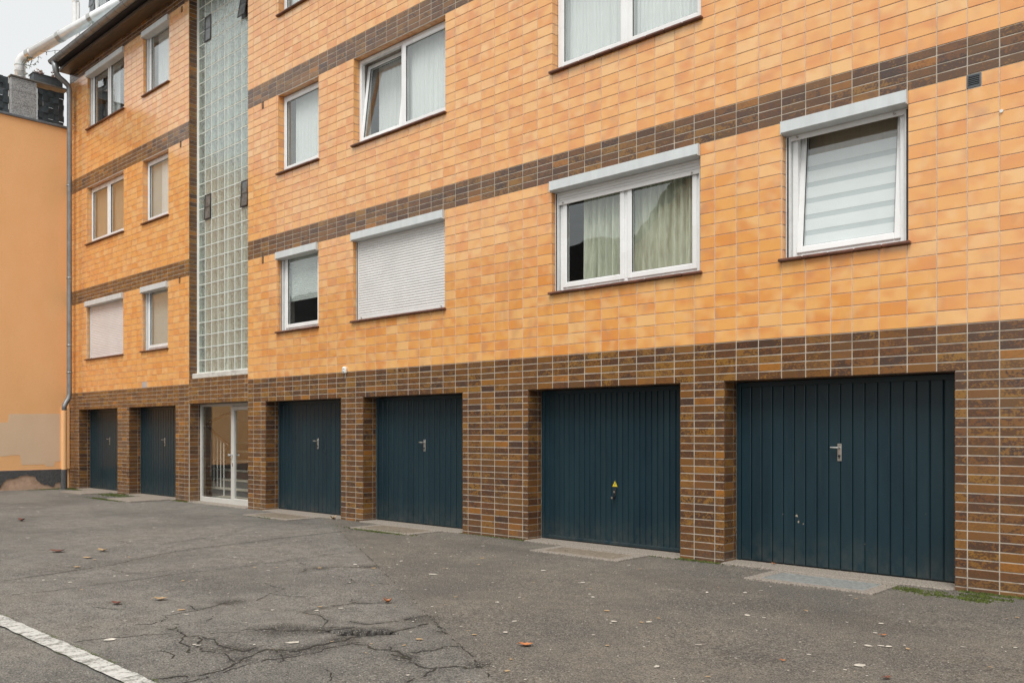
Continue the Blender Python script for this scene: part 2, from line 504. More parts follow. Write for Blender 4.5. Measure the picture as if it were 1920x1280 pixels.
M['hallpale'] = plain('pale_hall_wall', (.78, .80, .75), .6, .06, 3)
M['tread'] = mat_speckle('terrazzo_tread', (.50, .45, .36), (.30, .26, .2), (.62, .57, .47), 70, .5, .1)
M['riser'] = plain('dark_riser', (.055, .055, .06), .5, .2)
M['riser_b'] = plain('brown_riser', (.16, .09, .06), .5, .2)
M['white'] = plain('white_paint', (.74, .73, .69), .5, .05)
M['rubber'] = plain('dark_red_handrail', (.050, .012, .012), .35, .2)
M['roof_t'] = None
M['peach'] = plain('peach_render', (.60, .36, .22), .9, .06)
M['house_w'] = plain('pale_render', (.55, .52, .47), .9, .06)

def mat_line():
    t = NT('worn_white_paint')
    n1 = t.noise(t.pos(), 40.0, 6, .8)
    n2 = t.noise(t.pos((1, .35, 1)), 14.0, 4, .7)
    c = t.mix(t.ramp(t.math('ADD', t.math('MULTIPLY', n1, .6), t.math('MULTIPLY', n2, .4)), [(.42, .9), (.53, 0.0)]), (.50, .495, .47), (.12, .115, .10))
    t.principled(c, .8, t.bump(n1, .4, .006), spec=.3)
    return t.mat
M['line'] = mat_line()

def mat_roof():
    t = NT('dark_roof_tile')
    br = t.n('ShaderNodeTexWave', wave_type='BANDS', bands_direction='X')
    br.inputs['Scale'].default_value = 1.6
    t.t.links.new(t.pos(), br.inputs['Vector'])
    c = t.ramp(t.noise(t.pos(), 3, 4, .6), [(.3, (.030, .028, .029)), (.7, (.060, .055, .054))])
    t.principled(c, .6, t.bump(br.outputs['Fac'], .6, .08), spec=.4)
    return t.mat
M['roof_t'] = mat_roof()

# ================================================================== ground
CRACKS = [
    (0.012, [(-8.62,-5.89), (-8.90,-5.50), (-9.01,-5.20), (-9.12,-4.77), (-9.20,-4.36), (-9.39,-4.02), (-9.62,-3.52), (-9.73,-3.15), (-9.78,-2.78), (-9.81,-2.37)]),
    (0.01, [(-9.84,-2.36), (-9.90,-1.98), (-9.91,-1.53), (-9.96,-1.16), (-10.04,-0.74)]),
    (0.007, [(-8.09,-5.63), (-8.05,-5.34), (-8.07,-5.00), (-8.06,-4.65), (-8.11,-4.20), (-8.11,-3.84), (-8.12,-3.36)]),
    (0.007, [(-8.13,-3.35), (-8.16,-3.06), (-8.15,-2.70), (-8.18,-2.33), (-8.19,-1.98)]),
    (0.014, [(-10.37,-3.33), (-10.50,-3.05), (-10.63,-2.73), (-10.67,-2.37), (-10.82,-1.92)]),
    (0.006, [(-11.31,-3.50), (-10.69,-3.52)]),
    (0.01, [(-12.51,-3.53), (-12.07,-3.49)]),
    (0.007, [(-8.86,-4.52), (-8.53,-4.50), (-8.38,-4.35), (-8.40,-4.08)]),
    (0.006, [(-15.20,-3.84), (-15.19,-3.01), (-15.18,-2.46), (-15.26,-2.04)]),
    (0.008, [(-6.38,-5.14), (-6.20,-5.22), (-6.14,-5.35), (-6.22,-5.43)]),
    (0.008, [(-5.98,-5.93), (-5.99,-5.84), (-5.91,-5.68), (-5.84,-5.52), (-5.74,-5.38)]),
    (0.012, [(-5.93,-5.33), (-5.84,-5.33), (-5.80,-5.31), (-5.60,-5.37), (-5.46,-5.46), (-5.36,-5.47), (-5.16,-5.55)]),
    (0.008, [(-6.03,-5.24), (-5.96,-5.24), (-5.82,-5.33)]),
    (0.014, [(-5.60,-5.37), (-5.56,-5.33), (-5.54,-5.29), (-5.45,-5.30), (-5.36,-5.29), (-5.19,-5.33), (-5.10,-5.32), (-4.98,-5.31), (-4.95,-5.27), (-4.99,-5.19)]),
    (0.012, [(-5.54,-5.29), (-5.34,-5.40), (-5.21,-5.45), (-5.10,-5.46), (-4.99,-5.42), (-4.85,-5.44), (-4.75,-5.47)]),
    (0.008, [(-5.53,-5.28), (-5.54,-5.18), (-5.46,-5.08), (-5.47,-4.92)]),
    (0.013, [(-4.77,-5.97), (-4.73,-5.86), (-4.66,-5.74), (-4.66,-5.62), (-4.69,-5.53), (-4.78,-5.41), (-4.83,-5.33), (-4.88,-5.20)]),
    (0.008, [(-4.58,-5.87), (-4.56,-5.79), (-4.61,-5.67), (-4.64,-5.57), (-4.68,-5.38)]),
    (0.006, [(-5.34,-5.66), (-5.26,-5.63), (-5.18,-5.64), (-5.11,-5.69)]),
    (0.009, [(-6.55,-4.85), (-6.36,-4.88), (-6.40,-4.78), (-6.48,-4.60), (-6.48,-4.45)]),
    (0.006, [(-6.35,-5.15), (-6.37,-4.99), (-6.36,-4.88)]),
    (0.005, [(-6.15,-4.85), (-6.00,-4.97), (-5.92,-5.08)]),
    (0.006, [(-7.11,-5.38), (-6.95,-5.33), (-6.85,-5.27), (-6.76,-5.23)]),
    (0.02, [(-5.43,-4.94), (-5.37,-4.85), (-5.25,-4.80), (-5.16,-4.69), (-5.05,-4.61), (-5.02,-4.52), (-5.02,-4.41)]),
    (0.018, [(-4.86,-5.27), (-4.90,-5.19), (-4.85,-5.13), (-4.72,-5.08), (-4.75,-4.94), (-4.74,-4.81), (-4.77,-4.66), (-4.75,-4.54), (-4.74,-4.44), (-4.72,-4.29), (-4.71,-4.14), (-4.73,-4.01), (-4.70,-3.93)]),
    (0.012, [(-4.69,-5.37), (-4.64,-5.27), (-4.62,-5.14), (-4.60,-5.00), (-4.64,-4.88), (-4.65,-4.77), (-4.63,-4.66)]),
    (0.012, [(-4.82,-5.15), (-4.66,-5.21), (-4.60,-5.24), (-4.56,-5.29)]),
    (0.012, [(-5.22,-4.32), (-5.10,-4.33), (-5.00,-4.27), (-4.99,-4.17), (-4.94,-4.07), (-4.97,-3.93), (-4.94,-3.84)]),
    (0.009, [(-5.74,-4.37), (-5.62,-4.36), (-5.54,-4.34), (-5.38,-4.39), (-5.24,-4.50), (-5.18,-4.56), (-5.09,-4.50), (-5.02,-4.41)]),
    (0.009, [(-5.76,-4.35), (-5.75,-4.13), (-5.76,-3.99), (-5.75,-3.87), (-5.63,-3.79), (-5.58,-3.69), (-5.59,-3.65)]),
    (0.009, [(-5.92,-3.80), (-5.81,-3.85), (-5.75,-3.85)]),
    (0.013, [(-4.61,-4.71), (-4.54,-4.67), (-4.42,-4.69), (-4.34,-4.64), (-4.23,-4.65), (-4.11,-4.70), (-4.01,-4.75), (-3.91,-4.76), (-3.82,-4.73)]),
    (0.012, [(-4.25,-4.63), (-4.18,-4.56), (-4.15,-4.46), (-4.15,-4.35), (-4.10,-4.28)]),
    (0.014, [(-4.24,-4.73), (-4.17,-4.70), (-4.09,-4.68)]),
    (0.012, [(-4.42,-4.58), (-4.33,-4.63), (-4.22,-4.66)]),
    (0.012, [(-3.71,-5.09), (-3.74,-4.97), (-3.78,-4.83), (-3.82,-4.71), (-3.78,-4.60), (-3.68,-4.60), (-3.66,-4.52), (-3.69,-4.47)]),
    (0.007, [(-4.24,-5.19), (-4.17,-5.20), (-4.04,-5.30)]),
    (0.012, [(-4.50,-4.11), (-4.40,-4.12)]),
    (0.007, [(-4.68,-3.97), (-4.42,-4.10)]),
    (0.007, [(-6.40,-4.37), (-6.60,-4.12), (-6.69,-3.92)]),
    (0.007, [(-6.60,-4.12), (-6.35,-4.08), (-6.23,-3.95), (-6.21,-3.87)]),
    (0.006, [(-7.08,-3.89), (-6.82,-3.93), (-6.70,-3.91)]),
    (0.006, [(-6.95,-3.22), (-6.82,-3.23), (-6.80,-3.13)]),
    (0.007, [(-6.48,-3.47), (-6.51,-3.31), (-6.35,-3.21), (-6.17,-3.18)]),
    (0.008, [(-6.70,-3.23), (-6.51,-3.30)]),
    (0.009, [(-7.35,-3.32), (-7.51,-3.13), (-7.48,-3.04), (-7.39,-2.89), (-7.18,-2.75), (-7.10,-2.62)]),
    (0.005, [(-8.04,-2.94), (-7.77,-3.00)]),
]
SEAM = [(-9.88,-1.04), (-9.15,-1.46), (-8.32,-1.90), (-7.49,-2.36), (-6.74,-2.80), (-5.97,-3.22), (-5.46,-3.48), (-5.00,-3.77), (-4.51,-4.04), (-4.13,-4.25), (-3.85,-4.40), (-3.56,-4.58), (-3.33,-4.73)]
STAINS = [(-5.30,-4.81,.16),(-5.10,-4.64,.10),(-4.89,-4.51,.13),(-4.80,-4.40,.12),(-4.76,-4.70,.10),(-4.88,-3.92,.12),(-4.74,-5.12,.11),
          (-4.72,-4.96,.09),(-4.15,-4.69,.08),(-5.08,-5.35,.10),(-4.96,-5.28,.08),(-6.48,-4.56,.10),(-7.14,-2.68,.09),(-7.42,-3.04,.09),
          (-3.68,-4.50,.06),(-4.79,-5.43,.07)]

def frange(a, b, st):
    n = max(1, round((b - a) / st))
    return [a + (b - a) * i / n for i in range(n)]

def seg_dist(px, py, a, b):
    dx, dy = b[0] - a[0], b[1] - a[1]
    L = dx * dx + dy * dy or 1e-9
    t = max(0, min(1, ((px - a[0]) * dx + (py - a[1]) * dy) / L))
    return math.hypot(px - a[0] - t * dx, py - a[1] - t * dy)

def make_ground():
    xs = [-90, -60, -40] + frange(-30, -13, 1.0) + frange(-13, -5.2, .07) + frange(-5.2, -4.5, .02) + frange(-4.5, -1, .07) + frange(-1, 5, .5) + [5, 20, 50, 90]
    ys = [-90, -60, -30, -20, -12, -8] + frange(-7, -4.75, .07) + frange(-4.75, -4.2, .02) + frange(-4.2, -.1, .07) + frange(-.1, .5, .2) + [.5, 3, 12, 40, 90]
    segs = [(a, b) for w, pl in CRACKS if w >= .009 for a, b in zip(pl, pl[1:])]
    r2 = random.Random(3)
    V, tone, stain = [], [], []
    for y in ys:
        for x in xs:
            z = 0.0
            st = 0.0
            if -11 < x < -1 and -7 < y < 0:
                z = .006 * math.sin(x * 1.7 + y) * math.sin(y * 2.1 - x * .6)
                for sx, sy, sr in STAINS:
                    d = math.hypot(x - sx, y - sy)
                    if d < sr * 1.6: st = max(st, min(1.0, 1.9 * (1 - d / (sr * 1.6))) * .95)
                if x > -10.2:
                    for a, b in segs:
                        if abs(a[0] - x) < .6 and abs(a[1] - y) < .6:
                            d = seg_dist(x, y, a, b)
                            if d < .07: st = max(st, .5 * (1 - d / .07))
                # pothole: elongated across the view
                ex, ey = x + 4.84, y + 4.47
                a_ = ex * .70 + ey * .70; b_ = -ex * .70 + ey * .70
                d = math.hypot(a_ / .19, b_ / .075) + .25 * math.sin(8 * math.atan2(b_, a_))
                if d < 1.15:
                    z -= .075 * min(1.0, (1.15 - d) * 3.0) + r2.uniform(0, .012)
                    st = 1.0
            if -13 < x < -1 and -7 < y < .1:
                wob = .12 * math.sin(x * 3.1) + .08 * math.sin(x * 7.3 + y * 5)
                if -12.9 < x < -9.7: st = max(st, .30 * max(0, min(1, (y + .95 + wob) * 5)) * min(1, (-9.7 - x) * 4, (x + 12.9) * 4))
                st = max(st, .42 * max(0, min(1, 1 + (y + .03) / (.22 + wob * .8))) if y > -.4 else 0)
                for sx, sy, ra, rb2, k2 in ((-2.75, -1.75, 1.1, .35, .34), (-4.2, -1.3, 1.0, .3, .26), (-7.3, -.75, 1.3, .28, .30), (-2.65, -3.25, .22, .18, .35), (-1.6, -2.6, .6, .5, .20), (-9.3, -4.6, .30, 1.6, .30)):
                    d = math.hypot((x - sx) / ra, (y - sy) / rb2) + wob
                    if d < 1: st = max(st, k2 * min(1, (1 - d) * 1.8))
            sd = (y + 1.04) + .563 * (x + 9.88)
            tone.append(max(0.0, min(1.0, .5 + sd * 6.0)) if x > -30 else 0.0)
            stain.append(st)
            V.append((x, y, z))
    nx = len(xs)
    F = [(j * nx + i, j * nx + i + 1, (j + 1) * nx + i + 1, (j + 1) * nx + i) for j in range(len(ys) - 1) for i in range(nx - 1)]
    me = bpy.data.meshes.new('ground')
    me.from_pydata(V, [], F)
    for nm, vals in (('tone', tone), ('stain', stain)):
        at = me.attributes.new(nm, 'FLOAT', 'POINT'); at.data.foreach_set('value', vals)
    me.materials.append(M['asphalt'])
    me.polygons.foreach_set('use_smooth', [True] * len(F))
    return tag(link('asphalt_yard', me), kind='structure')
make_ground()

def ground_z(x, y):
    return .006 * math.sin(x * 1.7 + y) * math.sin(y * 2.1 - x * .6) if (-11 < x < -1 and -7 < y < 0) else 0.0

# hairline cracks and joints: thin ragged strips of dirt filling the splits in the asphalt
mb = MB()
r3 = random.Random(11)
for w, pl in CRACKS + [(.004, SEAM)]:
    pts = []
    for a, b in zip(pl, pl[1:]):
        L = math.hypot(b[0] - a[0], b[1] - a[1])
        n = max(2, int(L / .035))
        for i in range(n):
            t = i / n
            j = .011 if w > .007 else .006
            pts.append((a[0] + (b[0] - a[0]) * t + r3.gauss(0, j), a[1] + (b[1] - a[1]) * t + r3.gauss(0, j)))
    pts.append(pl[-1])
    for i, (a, b) in enumerate(zip(pts, pts[1:])):
        if r3.random() < (.55 if w == .004 else .10): continue
        dx, dy = b[0] - a[0], b[1] - a[1]
        L = math.hypot(dx, dy) or 1e-6
        nx_, ny_ = -dy / L, dx / L
        w1, w2 = max(w, .009) * r3.uniform(.12, .8), max(w, .009) * r3.uniform(.12, .8)
        za, zb = ground_z(*a) + .0022, ground_z(*b) + .0022
        mb.face([(a[0] - nx_ * w1, a[1] - ny_ * w1, za), (b[0] - nx_ * w2, b[1] - ny_ * w2, zb),
                 (b[0] + nx_ * w2, b[1] + ny_ * w2, zb), (a[0] + nx_ * w1, a[1] + ny_ * w1, za)])
tag(mb.build('asphalt_cracks', M['crack']), 'dark branching cracks and joints in the asphalt yard', 'cracks', kind='stuff')

# parking line
mb = MB()
xs = [-8.6 + i * .08 for i in range(90)]
for i in range(len(xs) - 1):
    e = lambda x, s_: -6.045 + s_ * .062 + .004 * math.sin(x * 23 + s_) + .003 * math.sin(x * 61)
    mb.face([(xs[i], e(xs[i], -1), .010), (xs[i + 1], e(xs[i + 1], -1), .010), (xs[i + 1], e(xs[i + 1], 1), .010), (xs[i], e(xs[i], 1), .010)])
tag(mb.build('parking_line', M['line']), 'worn white parking line painted on the asphalt', 'road marking', kind='structure')

# ================================================================== apartment building
bld = thing('apartment_building', 'four-storey apartment house clad in orange and brown glazed tiles over six garages', 'apartment building', (-12, 0, 0))
ZA, RB, RO = 2.287, .0803, .12445
ZB1, ZB1T = 4.404, 4.724
ZB2, ZB2T = 7.084, 7.405
ZB3, ZTOP = 9.765, 10.00
XL, XR = -22.44, 3.0
XSL, XSR = -16.343, -14.133           # stairwell recess
SM = [(-18.42, -17.225), (-13.155, -11.955)]
# name: x0, x1, z0, z1
WIN = {
 'a1': (-21.40, -19.37, 3.034, 4.404), 'b1': (-18.43, -17.235, 3.034, 4.404), 'c1': (-13.165, -11.96, 3.034, 4.404),
 'd1': (-11.035, -8.945, 3.034, 4.404), 'e1': (-7.015, -4.937, 3.034, 4.404), 'f1': (-4.014, -2.816, 3.034, 4.404),
 'a2': (-21.38, -19.345, 5.718, 7.065), 'b2': (-18.40, -17.21, 5.718, 7.065), 'c2': (-13.14, -11.95, 5.718, 7.065),
 'd2': (-11.02, -8.935, 5.718, 7.070), 'e2': (-7.005, -4.93, 5.718, 7.084),
 'a3': (-21.35, -19.32, 8.40, 9.760), 'b3': (-18.37, -17.18, 8.40, 9.760), 'c3': (-13.135, -11.945, 8.40, 9.760)}
GAR = [(-21.841, -19.673), (-19.066, -16.903), (-13.541, -11.347), (-10.782, -8.593), (-7.401, -5.187), (-4.653, -2.430)]
ZG, ZE = 1.884, 1.905
openings = list(WIN.values()) + [(a, b, -.2, ZG) for a, b in GAR] + [(-16.321, XSR, -.2, ZE), (XSL, XSR, 2.39, 10.2)]
VENT = (-2.337, -2.218, 4.285, 4.404)
holes = openings + [VENT]

CAMP = (math.cos(R(43.39)), math.sin(R(43.39)))
def seen_area(x0, x1, z0, z1):
    """size of a wall piece as seen from the yard, 0 when outside the view"""
    P = []
    for x, z in ((x0, z0), (x1, z1)):
        dx = x * CAMP[0] + 8.12 * CAMP[1]; dz = -x * CAMP[1] + 8.12 * CAMP[0]
        P.append((960 + 1648 * dx / dz, 809 - 1648 * (z - 1.365) / dz))
    (u0, v0), (u1, v1) = P
    if u0 > 1915 or u1 < 0 or v1 > 1280 or min(v0, v1) < 2: return 0
    return abs((u1 - u0) * (v1 - v0))

# ---- wall backing (mortar) with the openings cut out
mb = MB()
e = .006
H = [(a - e, b + e, c - e, d + e) for a, b, c, d in openings]
cx = sorted(set([XL, XR] + [v for h in H for v in h[:2]]))
cz = sorted(set([-.25, ZA, ZB1, ZB1T, ZB2, ZB2T, ZB3, ZTOP] + [v for h in H for v in h[2:] if -.25 < v < ZTOP]))
YB = .0052
for i in range(len(cx) - 1):
    for j in range(len(cz) - 1):
        mx, mz = (cx[i] + cx[i + 1]) / 2, (cz[j] + cz[j + 1]) / 2
        if any(h[0] < mx < h[1] and h[2] < mz < h[3] for h in H): continue
        brown = mz < ZA or ZB1 < mz < ZB1T or ZB2 < mz < ZB2T or mz > ZB3 or (XSL < mx < XSR)
        yb = .0030 if brown else YB
        mb.face([(cx[i], yb, cz[j]), (cx[i + 1], yb, cz[j]), (cx[i + 1], yb, cz[j + 1]), (cx[i], yb, cz[j + 1])], 1 if brown else 0)
for k, (a, b, c, d) in enumerate(H):
    dep = .34
    d = min(d, ZTOP)
    br = 1 if k >= len(WIN) else 0
    mb.face([(a, YB, c), (a, YB, d), (a, dep, d), (a, dep, c)], br)
    mb.face([(b, YB, c), (b, dep, c), (b, dep, d), (b, YB, d)], br)
    mb.face([(a, YB, d), (b, YB, d), (b, dep, d), (a, dep, d)], br)
    if c > 0: mb.face([(a, YB, c), (a, dep, c), (b, dep, c), (b, YB, c)], br)
wall = mb.build('wall', [M['grout_o'], M['grout_b']], bld)

# ---- tiles
def tile_at(mb, O, U, V, N, w, h, seed, r, inset=.0025, th=.010, tilt=.0009):
    O, U, V, N = Vector(O), Vector(U), Vector(V), Vector(N)
    t = [r.gauss(0, tilt) for _ in range(2)]
    def P(a, b, n_):
        k_ = (a / w - .5) * t[0] + (b / h - .5) * t[1] if n_ > -th * .5 else 0
        return O + U * a + V * b + N * (n_ + k_)
    i = inset
    v = [P(i, i, 0), P(w - i, i, 0), P(w - i, h - i, 0), P(i, h - i, 0),
         P(0, 0, -i * .8), P(w, 0, -i * .8), P(w, h, -i * .8), P(0, h, -i * .8),
         P(0, 0, -th), P(w, 0, -th), P(w, h, -th), P(0, h, -th)]
    f = [(0, 1, 2, 3)] + [(4 + a, 4 + (a + 1) % 4, (a + 1) % 4, a) for a in range(4)] + [(8 + a, 8 + (a + 1) % 4, 4 + (a + 1) % 4, 4 + a) for a in range(4)]
    mb.raw(v, f, 0, seed)

def subtract(rect, hole):
    x0, x1, z0, z1 = rect; a, b, c, d = hole
    if a >= x1 or b <= x0 or c >= z1 or d <= z0: return [rect]
    out = []
    if a > x0: out.append((x0, a, z0, z1))
    if b < x1: out.append((b, x1, z0, z1))
    m0, m1 = max(x0, a), min(x1, b)
    if c > z0: out.append((m0, m1, z0, c))
    if d < z1: out.append((m0, m1, d, z1))
    return out

cols_r = [XSR, -13.945] + [-3.525 - .248 * n for n in range(41, -1, -1)] + [-3.321 + .248 * n for n in range(0, 26)]
cols_l = [XL, -22.16] + [-17.944 - .248 * n for n in range(16, -1, -1)] + [-17.754 + .248 * n for n in range(0, 6)] + [XSL]
cols_s = [XSL, -16.22] + [-15.972 + .248 * n for n in range(0, 8)] + [XSR]
rows_b = [(ZA - RB * (i + 1), ZA - RB * i, 'b') for i in range(30) if ZA - RB * i > -.1]
def zone(z0, z1, n, k_): return [(z0 + (z1 - z0) * i / n, z0 + (z1 - z0) * (i + 1) / n, k_) for i in range(n)]
rows = rows_b + zone(ZA, ZB1, 17, 'o') + zone(ZB1, ZB1T, 4, 'b') + zone(ZB1T, ZB2, 19, 'o') + zone(ZB2, ZB2T, 4, 'b') + zone(ZB2T, ZB3, 19, 'o') + zone(ZB3, ZTOP + .006, 3, 'b')
srows = zone(ZE, 2.39, 6, 'b')
rt = random.Random(21)
pieces = {'o': [], 'b': []}
def lay(cols, rws, clip=True):
    for z0, z1, k_ in rws:
        g = .0046 if k_ == 'b' else .0034
        cc = cols
        if k_ == 'o' and cols is cols_l and z1 < 3.04:      # patched, irregular courses near the downpipe
            cc = [cols[0]] + [c_ + (rt.uniform(-.06, .06) if c_ < -19.2 and rt.random() < .7 else 0) for c_ in cols[1:-1]] + [cols[-1]]
        for x0, x1 in zip(cc, cc[1:]):
            rects = [(x0 + g, x1 - g, z0 + g, z1 - g)]
            if clip:
                for h in holes:
                    rects = [q for r_ in rects for q in subtract(r_, h)]
            for q in rects:
                if q[1] - q[0] > .018 and q[3] - q[2] > .018:
                    pieces[k_].append(q)
lay(cols_r, rows)
lay(cols_l, rows)
lay(cols_s, srows)
GREY = (-18.45, -17.95, ZA, ZA + RO)
shared = {}
for k_, mat, nm, nms in (('o', M['orange'], 'orange_tile', 'orange_tile_field'), ('b', M['brown'], 'brown_tile', 'brown_tile_field')):
    order = sorted(pieces[k_], key=lambda q: -seen_area(*q))
    rest = MB()
    for i, q in enumerate(order):
        w, h = q[1] - q[0], q[3] - q[2]
        seed = rt.random()
        if i < 300:
            key = (k_, round(w, 3), round(h, 3))
            if key not in shared:
                one = MB()
                tile_at(one, (-w / 2, 0, -h / 2), (1, 0, 0), (0, 0, 1), (0, -1, 0), w, h, 0, rt, tilt=0)
                shared[key] = one.mesh(nm, mat)
            o = link(nm, shared[key], wall, ((q[0] + q[1]) / 2, rt.gauss(0, .0003), (q[2] + q[3]) / 2))
            o.rotation_euler = (rt.gauss(0, .006), 0, rt.gauss(0, .004))
            o['rnd'] = seed
        elif GREY[0] < q[0] and q[1] < GREY[1] and GREY[2] <= q[2] and q[3] <= GREY[3] + .01:
            one = MB(); tile_at(one, (q[0], 0, q[2]), (1, 0, 0), (0, 0, 1), (0, -1, 0), w, h, 0, rt)
            tag(one.build('replacement_tile', M['grey_tile'], wall), 'unglazed grey replacement tile above the second garage')
        else:
            tile_at(rest, (q[0], 0, q[2]), (1, 0, 0), (0, 0, 1), (0, -1, 0), w, h, seed, rt)
    tag(rest.build(nms, mat, wall, rnd=True), kind='stuff')

# reveal and soffit tiles inside the openings
ro, rb_ = MB(), MB()
for key, (x0, x1, z0, z1) in WIN.items():
    n = 11
    hh = (z1 - z0) / n
    for i in range(n):
        tile_at(ro, (x0, .012, z0 + i * hh + .004), (0, 1, 0), (0, 0, 1), (1, 0, 0), .10, hh - .008, rt.random() * .35, rt)
        tile_at(ro, (x1, .112, z0 + i * hh + .004), (0, -1, 0), (0, 0, 1), (-1, 0, 0), .10, hh - .008, rt.random() * .35, rt)
    m = max(2, round((x1 - x0) / .124)); ww = (x1 - x0) / m
    for i in range(m):
        tile_at(ro, (x0 + i * ww + .004, .012, z1), (1, 0, 0), (0, 1, 0), (0, 0, -1), ww - .008, .10, rt.random() * .3, rt)
for x0, x1, top in [(a, b, ZG) for a, b in GAR] + [(-16.321, XSR, ZE)]:
    for z0, z1, _ in rows_b:
        if z0 >= top: continue
        z1 = min(z1, top)
        for ya, yb in ((.013, .183), (.192, .248)):
            tile_at(rb_, (x0, ya, z0 + .0045), (0, 1, 0), (0, 0, 1), (1, 0, 0), yb - ya, z1 - z0 - .009, rt.random(), rt)
            tile_at(rb_, (x1, yb, z0 + .0045), (0, -1, 0), (0, 0, 1), (-1, 0, 0), yb - ya, z1 - z0 - .009, rt.random(), rt)
    m = round((x1 - x0) / .248); ww = (x1 - x0) / m
    for i in range(m):
        tile_at(rb_, (x0 + i * ww + .004, .013, top), (1, 0, 0), (0, 1, 0), (0, 0, -1), ww - .008, .235, rt.random(), rt)
z = 2.39
while z < ZTOP:
    tile_at(rb_, (XSL, .013, z + .0045), (0, 1, 0), (0, 0, 1), (1, 0, 0), .165, .0713, rt.random(), rt)
    tile_at(rb_, (XSR, .178, z + .0045), (0, -1, 0), (0, 0, 1), (-1, 0, 0), .165, .0713, rt.random(), rt)
    z += RB
tag(ro.build('orange_reveal_tiles', M['orange'], wall, rnd=True), kind='stuff')
tag(rb_.build('brown_reveal_tiles', M['brown'], wall, rnd=True), kind='stuff')

# ---- shell behind the facade: party walls, floors, rear wall
mb = MB()
mb.box(XL, XR, 7.9, 8.1, -.25, 10.1)
mb.box(XL + .01, XL + .2, .36, 7.9, -.25, 10.1)
mb.box(XR - .2, XR - .01, .36, 7.9, -.25, 10.1)
for z in (2.45, 4.95 + .2, 7.62 + .2):
    mb.box(XL + .2, XSL - 3.4 if z < 3 else XSL - .2, .36, 7.9, z, z + .2)
    mb.box(XSR + .2, XR - .2, .36, 7.9, z, z + .2)
mb.box(XSR + .02, XSR + .19, .36, 7.9, -.2, 10.1)
mb.box(XSL - .19, XSL - .02, .36, 7.9, 2.45, 10.1)
mb.box(XL + .2, XSR, 4.6, 4.75, 2.66, 10.05)
mb.build('inner_walls', M['room'], bld)

mb = MB()
mb.box(XSL - .018, XSL - .001, .345, 4.58, 2.62, 10.05); mb.box(XSR + .001, XSR + .018, .345, 4.58, 2.66, 10.05)
mb.box(XSL, XSR, 4.56, 4.598, 2.66, 10.05); mb.box(XSL, XSR, .36, 4.55, 10.0, 10.05)
mb.build('stairwell_bounce_lining', M['hallpale'], bld)  # pale boxes added to bounce daylight down into the stair hall

# ---- windows
def frame_ring(mb, x0, x1, z0, z1, w, y0, y1, wb=None, bev=.006, mi=0):
    wb = wb or w
    mb.box(x0, x0 + w, y0, y1, z0, z1, mi, bev)
    mb.box(x1 - w, x1, y0, y1, z0, z1, mi, bev)
    mb.box(x0 + w - .001, x1 - w + .001, y0 + .0015, y1 - .0015, z0, z0 + wb, mi, bev)
    mb.box(x0 + w - .001, x1 - w + .001, y0 + .0015, y1 - .0015, z1 - w, z1, mi, bev)

def pleats(x0, x1, z0, z1, y, amp, lam, r, n=None):
    mb = MB()
    n = n or max(12, int((x1 - x0) / lam * 6))
    V, F = [], []
    ph = r.uniform(0, 6)
    for i in range(n + 1):
        x = x0 + (x1 - x0) * i / n
        for k_, zz in enumerate((z0, z0 + (z1 - z0) * .5, z1)):
            a = amp * (1.15 - .25 * k_)
            yy = y + a * math.sin(x / lam * 6.283 + ph + .5 * math.sin(x * 7)) + .4 * a * math.sin(x / lam * 2.9 + k_ * .3)
            V.append((x, yy, zz))
    for i in range(n):
        for k_ in range(2):
            F.append((i * 3 + k_, (i + 1) * 3 + k_, (i + 1) * 3 + k_ + 1, i * 3 + k_ + 1))
    mb.raw(V, F)
    return mb

def slat_curtain(x0, x1, z0, z1, y, pitch, depth=.008):
    mb = MB()
    n = max(1, round((z1 - z0) / pitch))
    p = (z1 - z0) / n
    V, F = [], []
    prof = [(0, .0), (.12, -.6), (.5, -1.0), (.80, -.75), (.93, -.2), (.935, .45)]
    pts = [(y + d * depth, z0 + (i + f) * p) for i in range(n) for f, d in prof] + [(y, z1)]
    for yy, zz in pts:
        V += [(x0, yy, zz), (x1, yy, zz)]
    for i in range(len(pts) - 1):
        F.append((2 * i, 2 * i + 1, 2 * i + 3, 2 * i + 2))
    mb.raw(V, F)
    return mb

def rot_about(o, pivot, ang):
    """tilt an inward opening casement round its bottom edge"""
    T = Matrix.Translation(pivot) @ Matrix.Rotation(ang, 4, 'X') @ Matrix.Translation(-Vector(pivot))
    o.data.transform(T)

